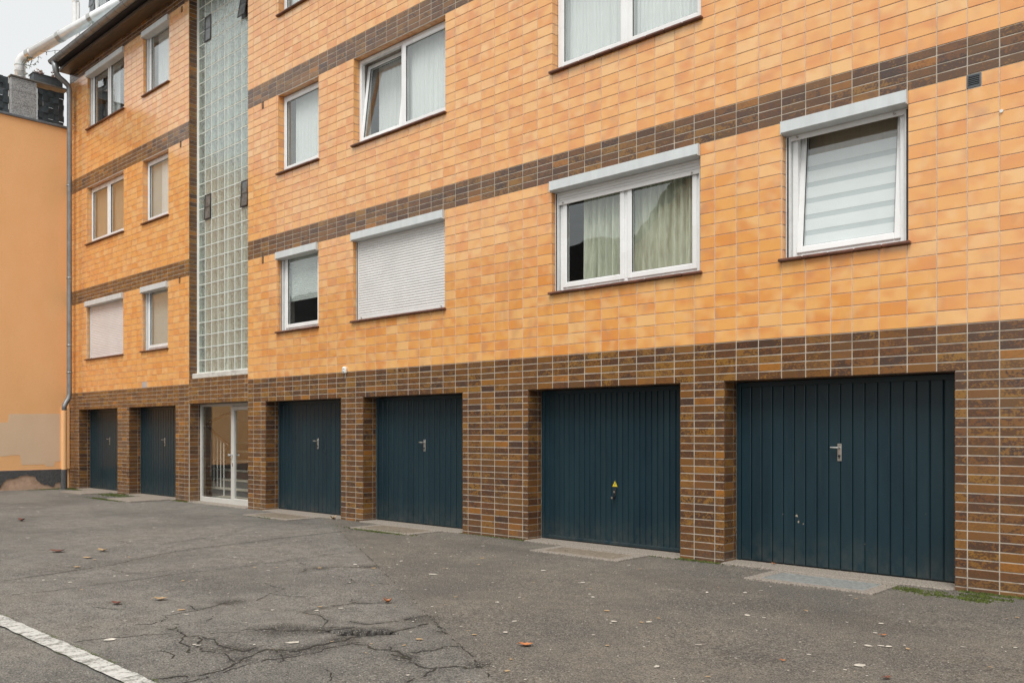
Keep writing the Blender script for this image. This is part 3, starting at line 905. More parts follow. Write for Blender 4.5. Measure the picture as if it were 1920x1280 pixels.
WD = .108
rw = random.Random(5)
def window(key, label=None, double=False, box=False, shutter=0.0, shut_mat='shut', tilt=None, fill=None, label_frame=None):
    x0, x1, z0, z1 = WIN[key]
    zs = z0 + .030
    zt = z1 - (.125 if box else .0)
    xa, xb = x0 + (.055 if box else .0), x1 - (.055 if box else .0)
    mb = MB()
    frame_ring(mb, xa + .002, xb - .002, zs, z1 - .004, .055, WD, WD + .07, wb=.06)
    if double:
        xm = xa + (xb - xa) * .5
        mb.box(xm - .032, xm + .032, WD + .0025, WD + .067, zs + .059, z1 - .058, 0, .006)
    for xx in ([xa + .35, xb - .35] if double else [(xa + xb) / 2 - .25, (xa + xb) / 2 + .25]):
        mb.box(xx - .016, xx + .016, WD - .005, WD + .01, zs + .022, zs + .032, 0, .002)     # drip caps
    win = mb.build('window', M['pvc'], bld)
    if label: win['label'] = label
    spans = [(xa + .045, xm - .022), (xm + .022, xb - .045)] if double else [(xa + .045, xb - .045)]
    for i, (a, b) in enumerate(spans):
        s = MB(); frame_ring(s, a, b, zs + .048, z1 - .05, .062, WD - .014, WD + .048, wb=.068, bev=.008)
        so = s.build('sash', M['pvc'], win)
        g = MB(); g.box(a + .058, b - .058, WD + .012, WD + .018, zs + .11, z1 - .108)
        po = g.build('pane', M['glass'], win)
        gk = MB(); frame_ring(gk, a + .0605, b - .0605, zs + .1145, z1 - .1105, .006, WD - .001, WD + .011, bev=0)
        ko = gk.build('glazing_seal', M['dark'], win)
        if tilt and tilt[0] == i:
            for o in (so, po, ko): rot_about(o, ((a + b) / 2, WD + .03, zs + .06), -R(tilt[1]))
    # sill tiles
    n = max(4, round((x1 - x0 + .06) / .245))
    sw = (x1 - x0 + .06) / n
    st = MB(); st.box(-sw / 2 + .003, sw / 2 - .003, -.045, WD - .004, -.014, .014, 0, .006)
    sm_ = st.mesh('sill_tile', M['sill'])
    for i in range(n):
        o = link('sill_tile', sm_, win, (x0 - .03 + sw * (i + .5), rw.gauss(0, .001), z0 + .012 + rw.gauss(0, .0008)))
        o.rotation_euler = (R(-2.5), 0, 0)
    if box:
        b_ = MB()
        yf, yk = -.045, WD - .006
        prof = [(yf, z1 - .004), (yf, z1 - .112), (yf + .018, z1 - .122), (yk, z1 - .128), (yk, z1 - .004)]
        L = [(x0 + .003, p[0], p[1]) for p in prof]; Rr = [(x1 - .003, p[0], p[1]) for p in prof]
        m = len(prof)
        b_.raw(L + Rr, [tuple(range(m)), tuple(range(2 * m - 1, m - 1, -1))] + [((i + 1) % m, i, m + i, m + (i + 1) % m) for i in range(m)])
        b_.box(x0 + .001, x0 + .007, yf - .003, yk, z1 - .126, z1 - .002, 0, .001)
        b_.box(x1 - .007, x1 - .001, yf - .003, yk, z1 - .126, z1 - .002, 0, .001)
        b_.build('shutter_box', M['alu'], win)
        for a in (x0 + .003, x1 - .056):
            r_ = MB(); r_.box(a, a + .053, WD - .045, WD + .03, zs, z1 - .13, 0, .004)
            r_.box(a + .018, a + .035, WD - .0475, WD - .046, zs + .02, z1 - .14, 1)
            r_.build('guide_rail', [M['rail'], M['gap_shade']], win)
        if shutter > 0:
            zb = zt - shutter * (zt - zs)
            slat_curtain(xa, xb, zb + .05, zt, WD - .026, .0385).build('shutter', M[shut_mat], win)
            q = MB(); q.box(xa, xb, WD - .036, WD - .022, zb, zb + .05, 0, .004)
            q.build('bottom_bar', M[shut_mat], win)
            for xx in (xa + .07, xb - .09):
                h_ = MB(); h_.tube([(xx, WD - .036, zb + .025), (xx, WD - .058, zb + .028)], .009, 8)
                h_.tube([(xx, WD - .056, zb + .028), (xx + .018, WD - .060, zb + .016)], .005, 6)
                h_.build('stop', M['steel'], win)
    if fill: fill(win, xa + .06, xb - .06, zs + .1, z1 - .1)
    return win

def f_sheer(win, a, b, c, d):
    pleats(a - .02, b + .02, c - .05, d + .05, WD + .13, .012, .05, rw).build('curtain', M['sheer'], win)
def f_sheer_deep(win, a, b, c, d):
    m = (a + b) / 2
    pleats(a + .06, m + .02, c - .05, d + .05, WD + .30, .012, .05, rw).build('curtain', M['sheer'], win)
    pleats(m - .01, b + .02, c - .05, d + .05, WD + .13, .012, .05, rw).build('curtain', M['sheer'], win)
def f_sheer_gap(win, a, b, c, d):
    pleats(a + .10, b + .02, c - .05, d + .05, WD + .13, .012, .05, rw).build('curtain', M['sheer'], win)
def f_lace(win, a, b, c, d):
    m = (a + b) / 2
    pleats(a + .16, m + .03, c - .05, d + .02, WD + .15, .042, .105, rw).build('curtain', M['lace'], win)
    pleats(m + .04, b + .02, c - .05, d + .02, WD + .15, .042, .105, rw).build('curtain', M['lace'], win)
def f_venetian(win, a, b, c, d):
    slat_curtain(a - .01, b + .01, c, d + .05, WD + .085, .028, .006).build('blind', M['blind'], win)
def f_half(win, a, b, c, d):
    slat_curtain(a - .01, b + .01, c + .36 * (d - c), d + .05, WD + .08, .034, .007).build('blind', M['blind'], win)
def f_ven_curtain(win, a, b, c, d):
    slat_curtain(a - .01, a + .55 * (b - a), c, d + .05, WD + .085, .030, .006).build('blind', M['blind'], win)
    pleats(a + .42 * (b - a), b + .03, c - .05, d + .05, WD + .072, .009, .08, rw).build('curtain', M['sheer'], win)
def f_beige(win, a, b, c, d):
    pleats(a - .02, b + .02, c - .05, d + .05, WD + .10, .006, .06, rw).build('blind', M['beige'], win)
def f_stripes(win, a, b, c, d):
    w_, g_ = MB(), MB()
    zt = d - .20; n = 6; p = (zt - c + .03) / n
    T = Matrix.Translation(((a + b) / 2, WD + .03, c - .04)) @ Matrix.Rotation(-R(5.0), 4, 'X') @ Matrix.Translation((-(a + b) / 2, -WD - .03, -c + .04))
    def q(mb, z0, z1, y): mb.face([T @ Vector(v) for v in ((a + .03, y, z0), (b - .03, y, z0), (b - .03, y, z1), (a + .03, y, z1))])
    for i in range(n):
        z0 = c - .03 + i * p
        q(w_, z0 + p * .30, z0 + p, WD + .050); q(g_, z0, z0 + p * .30, WD + .052)
    w_.build('blind', M['bl_w'], win); g_.build('blind', M['bl_g'], win)
    k_ = MB(); k_.box(a, b, WD + .26, WD + .262, c - .05, d + .05); k_.build('room_blind', M['beige'], win)
def f_dark(win, a, b, c, d):
    pleats(a + .35 * (b - a), a + .62 * (b - a), c - .05, d + .03, WD + .16, .03, .12, rw).build('curtain', M['sheer'], win)

window('a1', box=True, double=True, shutter=1.0, shut_mat='shut_p', fill=None)
window('b1', box=True, fill=f_venetian)
window('c1', box=True, fill=f_half)
window('d1', box=True, double=True, shutter=.985)
window('e1', box=True, double=True, shutter=.13, fill=f_lace)
window('f1', box=True, shutter=.045, tilt=(0, 5.0), fill=f_stripes)
window('a2', double=True, fill=f_beige)
window('b2', fill=f_ven_curtain)
window('c2', fill=f_sheer_gap)
window('d2', double=True, tilt=(0, 7.0), fill=f_sheer_deep)
window('e2', double=True, fill=f_sheer)
window('a3', double=True, box=True, fill=f_dark)
window('b3', box=True, fill=f_sheer_gap)
window('c3', fill=f_sheer)

# ---- garage doors
def handle_mesh():
    mb = MB()
    mb.box(-.021, .021, -.007, 0, -.085, .085, 0, .004)
    mb.tube([(0, -.006, .045), (0, -.045, .045)], .010, 10)
    mb.tube([(.004, -.045, .045), (-.04, -.050, .046), (-.072, -.044, .047)], [.011, .010, .009], 10)
    mb.tube([(0, -.0065, -.035), (0, -.014, -.035)], .012, 12, 1)
    mb.box(-.004, .004, -.0145, -.013, -.062, -.040, 1)
    return mb.mesh('handle', [M['steel'], M['dark']])
HM = handle_mesh()
DY = .255
for gi, (x0, x1) in enumerate(GAR):
    zb, zt = .022, ZG - .004
    mb = MB()
    fw = .045
    xa, xb = x0 + .004, x1 - .004
    mb.box(xa, xa + fw, DY - .006, DY + .05, zb, zt, 0, .004)
    mb.box(xb - fw, xb, DY - .006, DY + .05, zb, zt, 0, .004)
    mb.box(xa + fw, xb - fw, DY - .004, DY + .05, zt - .05, zt, 0, .003)
    mb.box(xa + fw, xb - fw, DY + .025, DY + .04, zb, zt - .05, 0)
    if gi == 4: mb.box(xa + fw, xb - fw, DY - .004, DY + .03, zb + .005, zb + .045, 0, .006)
    door = mb.build('garage_door', M['petrol'], bld)
    n = 26 if gi == 4 else 18
    wbd = (xb - xa - 2 * fw) / n
    z0b = zb + (.046 if gi == 4 else .012)
    bm_ = MB()
    hb = (zt - .052 - z0b)
    if gi == 4:
        prof = [(-wbd * .5, .012), (-wbd * .30, .012), (-wbd * .22, 0), (wbd * .36, 0), (wbd * .44, .012), (wbd * .5, .012)]
    else:
        prof = [(-wbd * .5 + .002, .016), (-wbd * .5 + .004, .006), (-wbd * .5 + .014, 0), (wbd * .5 - .011, 0), (wbd * .5 - .003, .006), (wbd * .5 - .002, .016)]
    V = [(x, y, z) for z in (-hb / 2, hb / 2) for x, y in prof]
    m = len(prof)
    bm_.raw(V, [(i, i + 1, m + i + 1, m + i) for i in range(m - 1)] + [tuple(range(m, 2 * m)), tuple(range(m - 1, -1, -1))])
    bme = bm_.mesh('board', M['petrol'])
    for i in range(n):
        o = link('board', bme, door, (xa + fw + wbd * (i + .5), DY + rt.gauss(0, .0006), z0b + hb / 2))
        o.rotation_euler = (0, 0, rt.gauss(0, .004))
    cxm = {0: -20.70, 1: -17.91, 2: -12.34, 3: -9.655, 5: -3.546}.get(gi)
    if cxm is not None:
        link('handle', HM, door, (cxm, DY - .001, 1.165 if gi > 1 else 1.15))
    else:
        hx = -6.245
        k_ = MB()
        k_.box(hx - .018, hx + .018, DY - .012, DY + .004, .61, .69, 0, .005)
        k_.tube([(hx, DY - .012, .655), (hx, DY - .017, .655)], .012, 12, 1)
        k_.build('lock_plate', [M['dark'], M['steel']], door)
        k_ = MB()
        k_.tube([(hx - .002, DY - .008, .59), (hx - .002, DY - .03, .59), (hx - .002, DY - .055, .588)], [.014, .016, .02], 14)
        k_.tube([(hx - .004, DY - .0552, .588), (hx - .004, DY - .058, .588)], .012, 12, 1)
        k_.build('knob', [M['dark'], M['steel']], door)
        k_ = MB()
        tri = [(-.042, 0), (.042, 0), (0, .073)]
        k_.prism(tri, (hx, DY - .0005, .715), (1, 0, 0), (0, 0, 1), (0, -1, 0), .0015, 0)
        bolt = [(-.001, .010), (.012, .030), (.003, .030), (.009, .050), (-.010, .026), (-.001, .026)]
        k_.prism(bolt, (hx, DY - .0022, .715), (1, 0, 0), (0, 0, 1), (0, -1, 0), .0007, 1)
        for a, b in ((tri[0], tri[1]), (tri[1], tri[2]), (tri[2], tri[0])):
            d_ = Vector((b[0] - a[0], b[1] - a[1])).normalized() * .0; 
            ix = lambda p, s_: (p[0] * s_, .0243 + (p[1] - .0243) * s_)
            k_.prism([ix(a, .93), ix(b, .93), ix(b, .80), ix(a, .80)], (hx, DY - .0022, .715), (1, 0, 0), (0, 0, 1), (0, -1, 0), .0006, 1)
        tag(k_.build('warning_sticker', [M['yellow'], M['dark']], door), 'yellow triangle warning sticker with a black bolt')
    if gi == 5:
        for px, pz, pr in ((-3.985, .52, .017), (-3.965, .462, .014), (-3.915, .445, .009), (-4.13, .53, .006), (-3.3, .30, .005), (-2.75, .62, .004)):
            k_ = MB()
            poly = [(pr * rt.uniform(.4, 1.1) * math.cos(a_ * .7), pr * rt.uniform(.4, 1.1) * math.sin(a_ * .7)) for a_ in range(9)]
            k_.prism(poly, (px, DY - .0008, pz), (1, 0, 0), (0, 0, 1), (0, -1, 0), .0006)
            k_.build('paint_chip', M['rust'], door)

# ---- glass block stair window
GY = .18
mb = MB()
mb.box(XSL - .02, XSR + .02, .07, GY + .07, 2.392, 2.495, 0, .012)
gw = mb.build('glass_block_wall', M['conc_w'], bld)
bx = [-16.284 + .25 * i for i in range(4)] + [-15.284] + [-15.159 + .25 * i for i in range(4)]
bw = [.25] * 4 + [.125] + [.25] * 4
BH = .2455
mb = MB()
mb.box(XSL - .02, -16.290, GY - .012, GY + .06, 2.49, ZTOP + .1)
for i, x in enumerate(bx + [bx[-1] + .25]):
    mb.box(x - .007, x + .007, GY - .001, GY + .07, 2.49, ZTOP + .1)
for j in range(32):
    z = 2.509 + BH * j
    mb.box(-16.29, XSR, GY - .0002, GY + .069, z - .007, z + .007)
mb.build('mortar_grid', M['mortar'], gw)
def block_mesh(w, h):
    mb = MB()
    a, b, g, dp_ = w / 2 - .0075, h / 2 - .0075, .010, .062
    v = [(-a, .006, -b), (a, .006, -b), (a, .006, b), (-a, .006, b),
         (-a + g, -.002, -b + g), (a - g, -.002, -b + g), (a - g, -.002, b - g), (-a + g, -.002, b - g),
         (-a, dp_, -b), (a, dp_, -b), (a, dp_, b), (-a, dp_, b)]
    mb.raw(v[:8], [(4, 5, 6, 7)] + [(i, (i + 1) % 4, 4 + (i + 1) % 4, 4 + i) for i in range(4)], 0)
    for i in range(4):                       # pressed side walls of the hollow block
        k_ = (i + 1) % 4
        mb.face([v[i], v[8 + i], v[8 + k_], v[k_]], 1)
    mb.face([v[8], v[9], v[10], v[11]], 2)
    return mb.mesh('glass_block', [M['gb_front'], M['gb_side'], M['gb_back']])
bm1, bm2 = block_mesh(.25, BH), block_mesh(.12, BH)
vents = {(1, 12), (1, 13), (7, 12), (7, 13), (1, 26), (1, 27), (7, 26), (7, 27)}
for r_ in range(30):
    for c_ in range(9):
        if (c_, r_) in vents: continue
        link('glass_block', bm1 if c_ != 4 else bm2, gw, (bx[c_] + bw[c_] / 2, GY + rt.gauss(0, .0008), 2.509 + BH * (r_ + .5)))
for c_, r_, ang in ((1, 12, 2.0), (7, 12, 3.0), (1, 26, 1.2), (7, 26, 10)):
    x0, z0 = bx[c_], 2.509 + BH * r_
    mb = MB()
    frame_ring(mb, x0 + .002, x0 + .248, z0 + .002, z0 + 2 * BH - .002, .024, GY - .013, GY + .004, bev=.003)
    mb.box(x0 + .017, x0 + .233, GY - .010, GY - .002, z0 + BH - .005, z0 + BH + .005)
    o = mb.build('vent_flap', M['dark'], gw)
    g = MB(); g.box(x0 + .018, x0 + .232, GY - .006, GY - .003, z0 + .018, z0 + 2 * BH - .018)
    p = g.build('vent_pane', M['vent_glass'], gw)
    bk = MB(); bk.box(x0 + .004, x0 + .246, GY + .006, GY + .010, z0 + .004, z0 + 2 * BH - .004)
    bk.build('vent_black_backing', M['dark'], gw)  # black plate stands in for the unlit space behind the flap
    for q in (o, p):
        T = Matrix.Translation((x0, GY, z0 + 2 * BH)) @ Matrix.Rotation(-R(ang), 4, 'X') @ Matrix.Translation((-x0, -GY, -z0 - 2 * BH))
        q.data.transform(T)

# ---- entrance
EY = .215
ex0, ex1 = -16.315, XSR - .004
xm = -15.07
mb = MB()
frame_ring(mb, ex0, xm, -.03, ZE - .005, .05, EY, EY + .06, wb=.13, bev=.005)
mb.box(xm + .001, ex1, EY + .001, EY + .06, ZE - .06, ZE - .005, 0, .004)
mb.box(ex1 - .045, ex1, EY + .001, EY + .06, -.03, ZE - .061, 0, .004)
ent = mb.build('entrance', M['steel'], bld)
ent.data.materials[0] = plain('anodised_door_frame', (.55, .545, .515), .4, .05, 4)
EF = ent.data.materials[0]
mb = MB(); frame_ring(mb, xm + .003, ex1 - .047, -.02, ZE - .064, .075, EY - .012, EY + .045, wb=.14, bev=.006)
mb.build('door', EF, ent)
for a, b, c, d in ((ex0 + .048, xm - .048, .098, ZE - .053), (xm + .076, ex1 - .12, .118, ZE - .137)):
    g = MB(); g.box(a, b, EY + .02, EY + .026, c, d); g.build('pane', M['glass'], ent)
mb = MB()
kx = xm + .035
mb.tube([(kx, EY - .012, .93), (kx, EY - .05, .93)], .010, 10)
mb.tube([(kx, EY - .05, .93), (kx - .01, EY - .055, .93), (kx - .055, EY - .058, .93), (kx - .075, EY - .058, .93)], [.012, .016, .024, .006], 12)
mb.tube([(kx + .06, EY + .05, .93), (kx + .14, EY + .07, .93)], [.012, .022], 12)
mb.box(kx - .014, kx + .014, EY - .017, EY - .011, .72, .79, 0, .004)
mb.build('handle', M['chrome'], ent)

# ---- stair hall behind the entrance
mb = MB()
mb.box(-19.0, XSR + .02, 1.75, 1.85, -.2, 2.60, 0)
mb.box(-19.0, XSR + .01, 1.70, 1.745, 1.58, 1.86, 1, .01)
mb.box(-18.9, -17.75, 1.25, 1.69, -.2, 2.44, 1)
mb.box(-18.9, -17.35, .95, 1.24, -.2, .62, 2)
mb.box(-18.9, XSR + .02, .345, 1.74, -.2, -.035, 2)
mb.box(-18.9, XSL - .2, .40, 1.69, 2.45, 2.6, 1)
mb.box(XSR - .005, XSR + .018, .345, 1.74, -.2, 2.60, 0)
mb.box(XSL, XSR, 1.80, 4.55, 2.601, 2.66, 1)  # unseen pale shelf, added to reflect daylight in the stairwell
mb.build('stair_hall', [M['hallwall'], M['hallpale'], M['tread']], bld)
stair = MB()
stair.prism([(-17.12, -.03), (-15.95, -.03), (-15.95, .075), (-16.65, .21), (-17.12, .36)], (0, .60, 0), (1, 0, 0), (0, 0, 1), (0, -1, 0), .02)
stair = stair.build('staircase', M['white'], bld)
for i, (xl, y, z) in enumerate(((-15.96, .42, .115), (-16.70, .57, .258), (-17.18, .72, .42), (-17.30, .87, .60), (-17.33, 1.02, .785), (-17.35, 1.17, .97), (-17.37, 1.32, 1.15))):
    t_ = MB(); t_.box(xl, XSR - .008, y - .02, y + .17, z - .035, z, 0, .006); t_.build('tread', M['tread'], stair)
    t_ = MB(); t_.box(xl + .06, XSR - .008, y + .001, y + .016, z - .172, z - .036); t_.build('riser', M['riser'] if i < 3 else M['riser_b'], stair)
rail = [(-15.61, .43, 1.10), (-15.86, .48, 1.18), (-16.21, .60, 1.235), (-16.6, .66, 1.345), (-16.96, .78, 1.42), (-17.19, .84, 1.475), (-17.33, .89, 1.515), (-17.40, .95, 1.555), (-17.42, 1.08, 1.61), (-17.30, 1.26, 1.72), (-17.20, 1.56, 1.84)]
mb = MB(); mb.tube(rail, .026, 8); mb.build('handrail', M['rubber'], stair, smooth=True)
for x, y, z0, z1 in ((-15.86, .48, .116, 1.17), (-16.21, .60, .26, 1.23), (-16.4, .63, .26, 1.28), (-16.6, .66, .26, 1.34), (-16.96, .78, .421, 1.41)):
    mb = MB(); mb.tube([(x, y, z0), (x, y, z1)], .013, 8); mb.build('baluster', M['white'], stair)

# ---- eaves, gutter, roof
mb = MB()
mb.box(XL, XR, -.26, .3, ZTOP + .003, ZTOP + .075, 0, .004)
roof_f = mb.build('eaves_board', M['fascia'], bld)
mb = MB()
mb.box(XL + .003, XR, -.40, .3, ZTOP + .13, ZTOP + .15)
mb.box(XL + .004, XR, -.22, .29, ZTOP + .076, ZTOP + .13)
mb.build('soffit', M['gap_shade'], roof_f)  # roof underside coloured as the shadow between eaves board and gutter
mb = MB()
prof = [(-.40, ZTOP + .155), (.35, ZTOP + .50), (.9, ZTOP + .52), (8.1, ZTOP + .55), (8.1, ZTOP + .1), (-.40, ZTOP + .151)]
L = [(XL - .04, p[0], p[1]) for p in prof]; Rr = [(XR, p[0], p[1]) for p in prof]
m = len(prof)
mb.raw(L + Rr, [tuple(range(m)), tuple(range(2 * m - 1, m - 1, -1))] + [((i + 1) % m, i, m + i, m + (i + 1) % m) for i in range(m)])
roof = mb.build('roof', M['zinc_l'], bld)
mb = MB()
n = 10
GR, GYC, GZC = .078, -.49, ZTOP + .115
segs = [XL + .23 + i * .83 for i in range(32) if XL + .23 + i * .83 < XR] + [XR]
for a, b in zip(segs, segs[1:]):
    for rr, inv in ((GR, False), (GR - .004, True)):
        V = [(x, GYC + rr * math.cos(math.pi + math.pi * k_ / n), GZC + rr * math.sin(math.pi + math.pi * k_ / n)) for x in (a, b) for k_ in range(n + 1)]
        F = [(k_, k_ + 1, n + 2 + k_, n + 1 + k_) for k_ in range(n)]
        mb.raw(V, F if not inv else [tuple(reversed(f)) for f in F])
    for x in (a, (a + b) / 2):
        V = [(xx, GYC + (GR + .004) * math.cos(math.pi + math.pi * k_ / n), GZC + (GR + .004) * math.sin(math.pi + math.pi * k_ / n)) for xx in (x, x + .018) for k_ in range(n + 1)]
        mb.raw(V, [(k_, k_ + 1, n + 2 + k_, n + 1 + k_) for k_ in range(n)], 1)
x = segs[0]
mb.face([(x, GYC + GR * math.cos(math.pi + math.pi * k_ / n), GZC + GR * math.sin(math.pi + math.pi * k_ / n)) for k_ in range(n + 1)])
mb.tube([(segs[0], GYC - GR, GZC), (XR, GYC - GR, GZC)], .010, 8)
gut = mb.build('gutter', [M['zinc'], M['slate']], bld)
mb = MB()
dp = [(-22.03, -.47, 10.06), (-22.03, -.46, 9.90), (-22.03, -.45, 9.82), (-22.035, -.38, 9.73), (-22.04, -.26, 9.66), (-22.05, -.17, 9.59), (-22.06, -.14, 9.50), (-22.07, -.14, 2.28), (-22.065, -.155, 2.17), (-22.06, -.22, 2.05), (-22.055, -.26, 1.97), (-22.05, -.265, 1.86)]
mb.tube(dp, [.085, .07] + [.058] * 10, 14)
for z in (9.42, 7.2, 5.0, 3.4, 2.75):
    mb.tube([(-22.07, -.14, z), (-22.07, -.14, z + .04)], .064, 14)
mb.build('downpipe', M['zinc'], bld, smooth=True)
# attic storey set back above the eaves
mb = MB()
ax = [(-22.40, -22.13), (-20.9, -20.68)]
for a, b in ((-22.40, -22.14), (-21.42, -21.22), (-19.2, -12.0)):
    mb.box(a, b, .45, 3.0, ZTOP + .5, 13.2)
mb.box(-22.14, -21.42, .455, 3.0, ZTOP + .5, 10.85)
mb.box(-21.22, -19.2, .455, 3.0, ZTOP + .5, 10.62)
att = mb.build('attic_wall', M['slate'], bld)
sl = MB(); sl.box(-.062, .062, -.012, .0, -.10, .10, 0, .003)
slm = sl.mesh('slate', M['slate'])
for j in range(16):
    for i, xx in enumerate((-22.335, -22.205)):
        o = link('slate', slm, att, (xx + (.03 if j % 2 else -.02), .448, 10.6 + j * .16)); o.rotation_euler = (R(-4), 0, rt.gauss(0, .02))
    o = link('slate', slm, att, (-21.32, .448, 10.6 + j * .16)); o.rotation_euler = (R(-4), 0, rt.gauss(0, .02))
for a, b, c in ((-22.138, -21.422, 10.853), (-21.218, -19.21, 10.623)):
    mb = MB(); frame_ring(mb, a, b, c, 13.1, .06, .48, .55)
    if b - a > 1: mb.box((a + b) / 2 - .03, (a + b) / 2 + .03, .482, .545, c + .06, 13.04)
    w = mb.build('window', M['pvc'], bld)
    g = MB(); g.box(a + .058, b - .058, .51, .516, c + .058, 13.042); g.build('pane', M['glass'], w)
    pleats(a + .06, b - .06, c, 13.05, .7, .01, .06, rw).build('curtain', M['sheer'], w)

# ---- small fittings on the wall
def small_vent(x, z):
    mb = MB(); frame_ring(mb, x - .028, x + .028, z - .058, z + .058, .008, -.006, .004, bev=.002)
    for i in range(6): mb.box(x - .021, x + .021, -.003, .003, z - .045 + i * .016, z - .039 + i * .016)
    mb.box(x - .021, x + .021, .0032, .0052, z - .05, z + .05)
    mb.build('wall_vent', M['dark'], bld)
for x, z in ((-13.63, 7.03), (-13.63, 4.345), (-16.63, 9.68), (-16.68, 7.035), (-16.72, 4.36)): small_vent(x, z)
mb = MB()
x0, x1, z0, z1 = VENT
frame_ring(mb, x0 + .004, x1 - .004, z0 + .004, z1 - .004, .012, -.004, .006, bev=.002)
for i in range(6): mb.box(x0 + .015, x1 - .015, -.002, .003, z0 + .018 + i * .0155, z0 + .0215 + i * .0155)
mb.box(x0 + .012, x1 - .012, .0035, .0058, z0 + .012, z1 - .012, 1)
mb.build('wall_vent', [M['slate'], M['dark']], bld)
mb = MB(); mb.tube([(-2.065, .0, 4.03), (-2.065, -.012, 4.03)], .014, 12); mb.build('cap', M['white'], bld)
mb = MB()
mb.box(-11.265, -11.175, -.045, .0, 2.265, 2.345, 0, .012)
mb.tube([(-11.22, -.02, 2.34), (-11.22, -.022, 2.36), (-11.22, -.022, 2.372)], [.040, .034, .012], 14)
mb.tube([(-11.22, -.045, 2.30), (-11.22, -.058, 2.297)], [.026, .020], 14, 1)
mb.tube([(-11.21, -.008, 2.265), (-11.215, -.012, 2.21), (-11.225, -.006, 2.19)], .004, 6)
so = mb.build('motion_sensor', [M['white'], M['rail']])
tag(so, 'small white motion sensor between the third and fourth garage doors at tile edge', 'sensor')

# ================================================================== thresholds, slabs and grates in front of the doors
GRT = {2: (-12.95, -11.88, -.60, -.16, 'rust'), 3: (-10.10, -9.05, -.55, -.14, 'rust'), 4: (-6.64, -5.64, -.58, -.21, 'rust'), 5: (-3.92, -2.97, -.62, -.19, 'grate')}
NAMES = {2: 'rusty drain grate before the garage right of the glass entrance', 3: 'rusty mossy drain grate before the garage under the closed shutter',
         4: 'rusty drain grate before the garage with the yellow sticker', 5: 'galvanised drain grate before the large right garage door'}
for gi, (x0, x1) in enumerate(GAR):
    mb = MB()
    mb.box(x0 - .004, x1 + .004, -.07, .36, -.06, .018, 0, .006)
    if gi in GRT:
        a, b, c, d, gm = GRT[gi]
        mb.box(a - .12, a, c - .10, -.071, -.06, .0145, 0, .004); mb.box(b, b + .12, c - .10, -.071, -.06, .0145, 0, .004)
        mb.box(a + .0005, b - .0005, c - .10, c, -.06, .0140, 0, .004); mb.box(a + .0005, b - .0005, d, -.0715, -.06, .0140, 0, .004)
    tag(mb.build('threshold', M['conc']), kind='structure')
    if gi in GRT:
        g = MB()
        frame_ring_xy = [(a, b, c, c + .012), (a, b, d - .012, d), (a, a + .012, c + .012, d - .012), (b - .012, b, c + .012, d - .012)]
        for p in frame_ring_xy: g.box(p[0] + .001, p[1] - .001, p[2] + .001, p[3] - .001, -.012, .013)
        nx_ = int((b - a) / .026)
        for i in range(1, nx_):
            xx = a + (b - a) * i / nx_
            g.box(xx - .006, xx + .006, c + .012, d - .012, -.012, .0115)
        ny_ = int((d - c) / .03)
        for i in range(1, ny_):
            yy = c + (d - c) * i / ny_
            g.box(a + .012, b - .012, yy - .007, yy + .007, -.010, .0105)
        g.box(a + .004, b - .004, c + .004, d - .004, -.03, -.013, 1)
        tag(g.build('drain_grate', [M[gm], M['gap_shade']]), NAMES[gi], 'drain grate', 'drain grates before the garages')
for (a, b, c, d), lb in (((-18.05, -16.95, -.88, -.08, ), 'loose concrete slab before the garage left of the glass entrance'),
                         ((-20.95, -19.75, -.75, -.08), 'loose concrete slab before the garage nearest the downpipe')):
    mb = MB(); mb.box(a, b, c, d, -.03, .030, 0, .01)
    tag(mb.build('concrete_slab', M['conc']), lb, 'slab', 'concrete slabs before the garages')
mb = MB(); mb.box(-16.34, XSR - .002, -.06, .30, -.06, .012, 0, .006)
tag(mb.build('threshold', M['conc']), kind='structure')

# ================================================================== neighbouring rendered house on the left
XN = -22.45
nb_ = thing('rendered_house', 'flat-roofed house with orange rendered wall and beige repainted patch', 'house', (XN, -2, 0))
mb = MB()
mb.box(-32, XN, -5.5, -.003, -.25, 8.68)
mb.box(-32, XN - .02, .36, 7, -.25, 8.68)
hw = mb.build('wall', M['stucco'], nb_)
pp = [(-2.3, 1.57), (-1.52, 1.57), (-1.34, 1.585), (-1.34, 1.775), (-.15, 1.80), (-.15, .66), (-.32, .645), (-.35, .535), (-.53, .54), (-.57, .59), (-1.06, .59), (-1.09, .82), (-1.32, .82), (-1.35, .80), (-2.3, .80)]
pp = [(y + (.008 * math.sin(i * 5)), z) for i, (y, z) in enumerate(pp)]
mb = MB(); mb.prism(pp[::-1], (XN, 0, 0), (0, 1, 0), (0, 0, 1), (1, 0, 0), .003)
mb.build('repainted_patch', M['stucco_b'], nb_)
def jag(poly, amp, r, step=.03):
    out = []
    for (a, b), (c, d) in zip(poly, poly[1:]):
        L = math.hypot(c - a, d - b); n = max(1, int(L / step))
        for i in range(n):
            out.append((a + (c - a) * i / n + r.gauss(0, amp), b + (d - b) * i / n + r.gauss(0, amp)))
    return out + [poly[-1]]
mb = MB()
mb.box(XN + .0005, XN + .012, -5.5, -.10, -.1, .468)
mb.build('bare_plaster', M['plaster'], nb_)
edge = [(-5.5, .02), (-1.58, .04), (-1.52, .09), (-1.46, .21), (-1.3, .28), (-1.17, .30), (-1.1, .34), (-.96, .35), (-.78, .31), (-.73, .22), (-.59, .10), (-.49, .11), (-.45, .07), (-.36, .06), (-.33, .14), (-.22, .16), (-.205, .16)]
je = jag(edge[1:], .006, rt)
mb = MB()
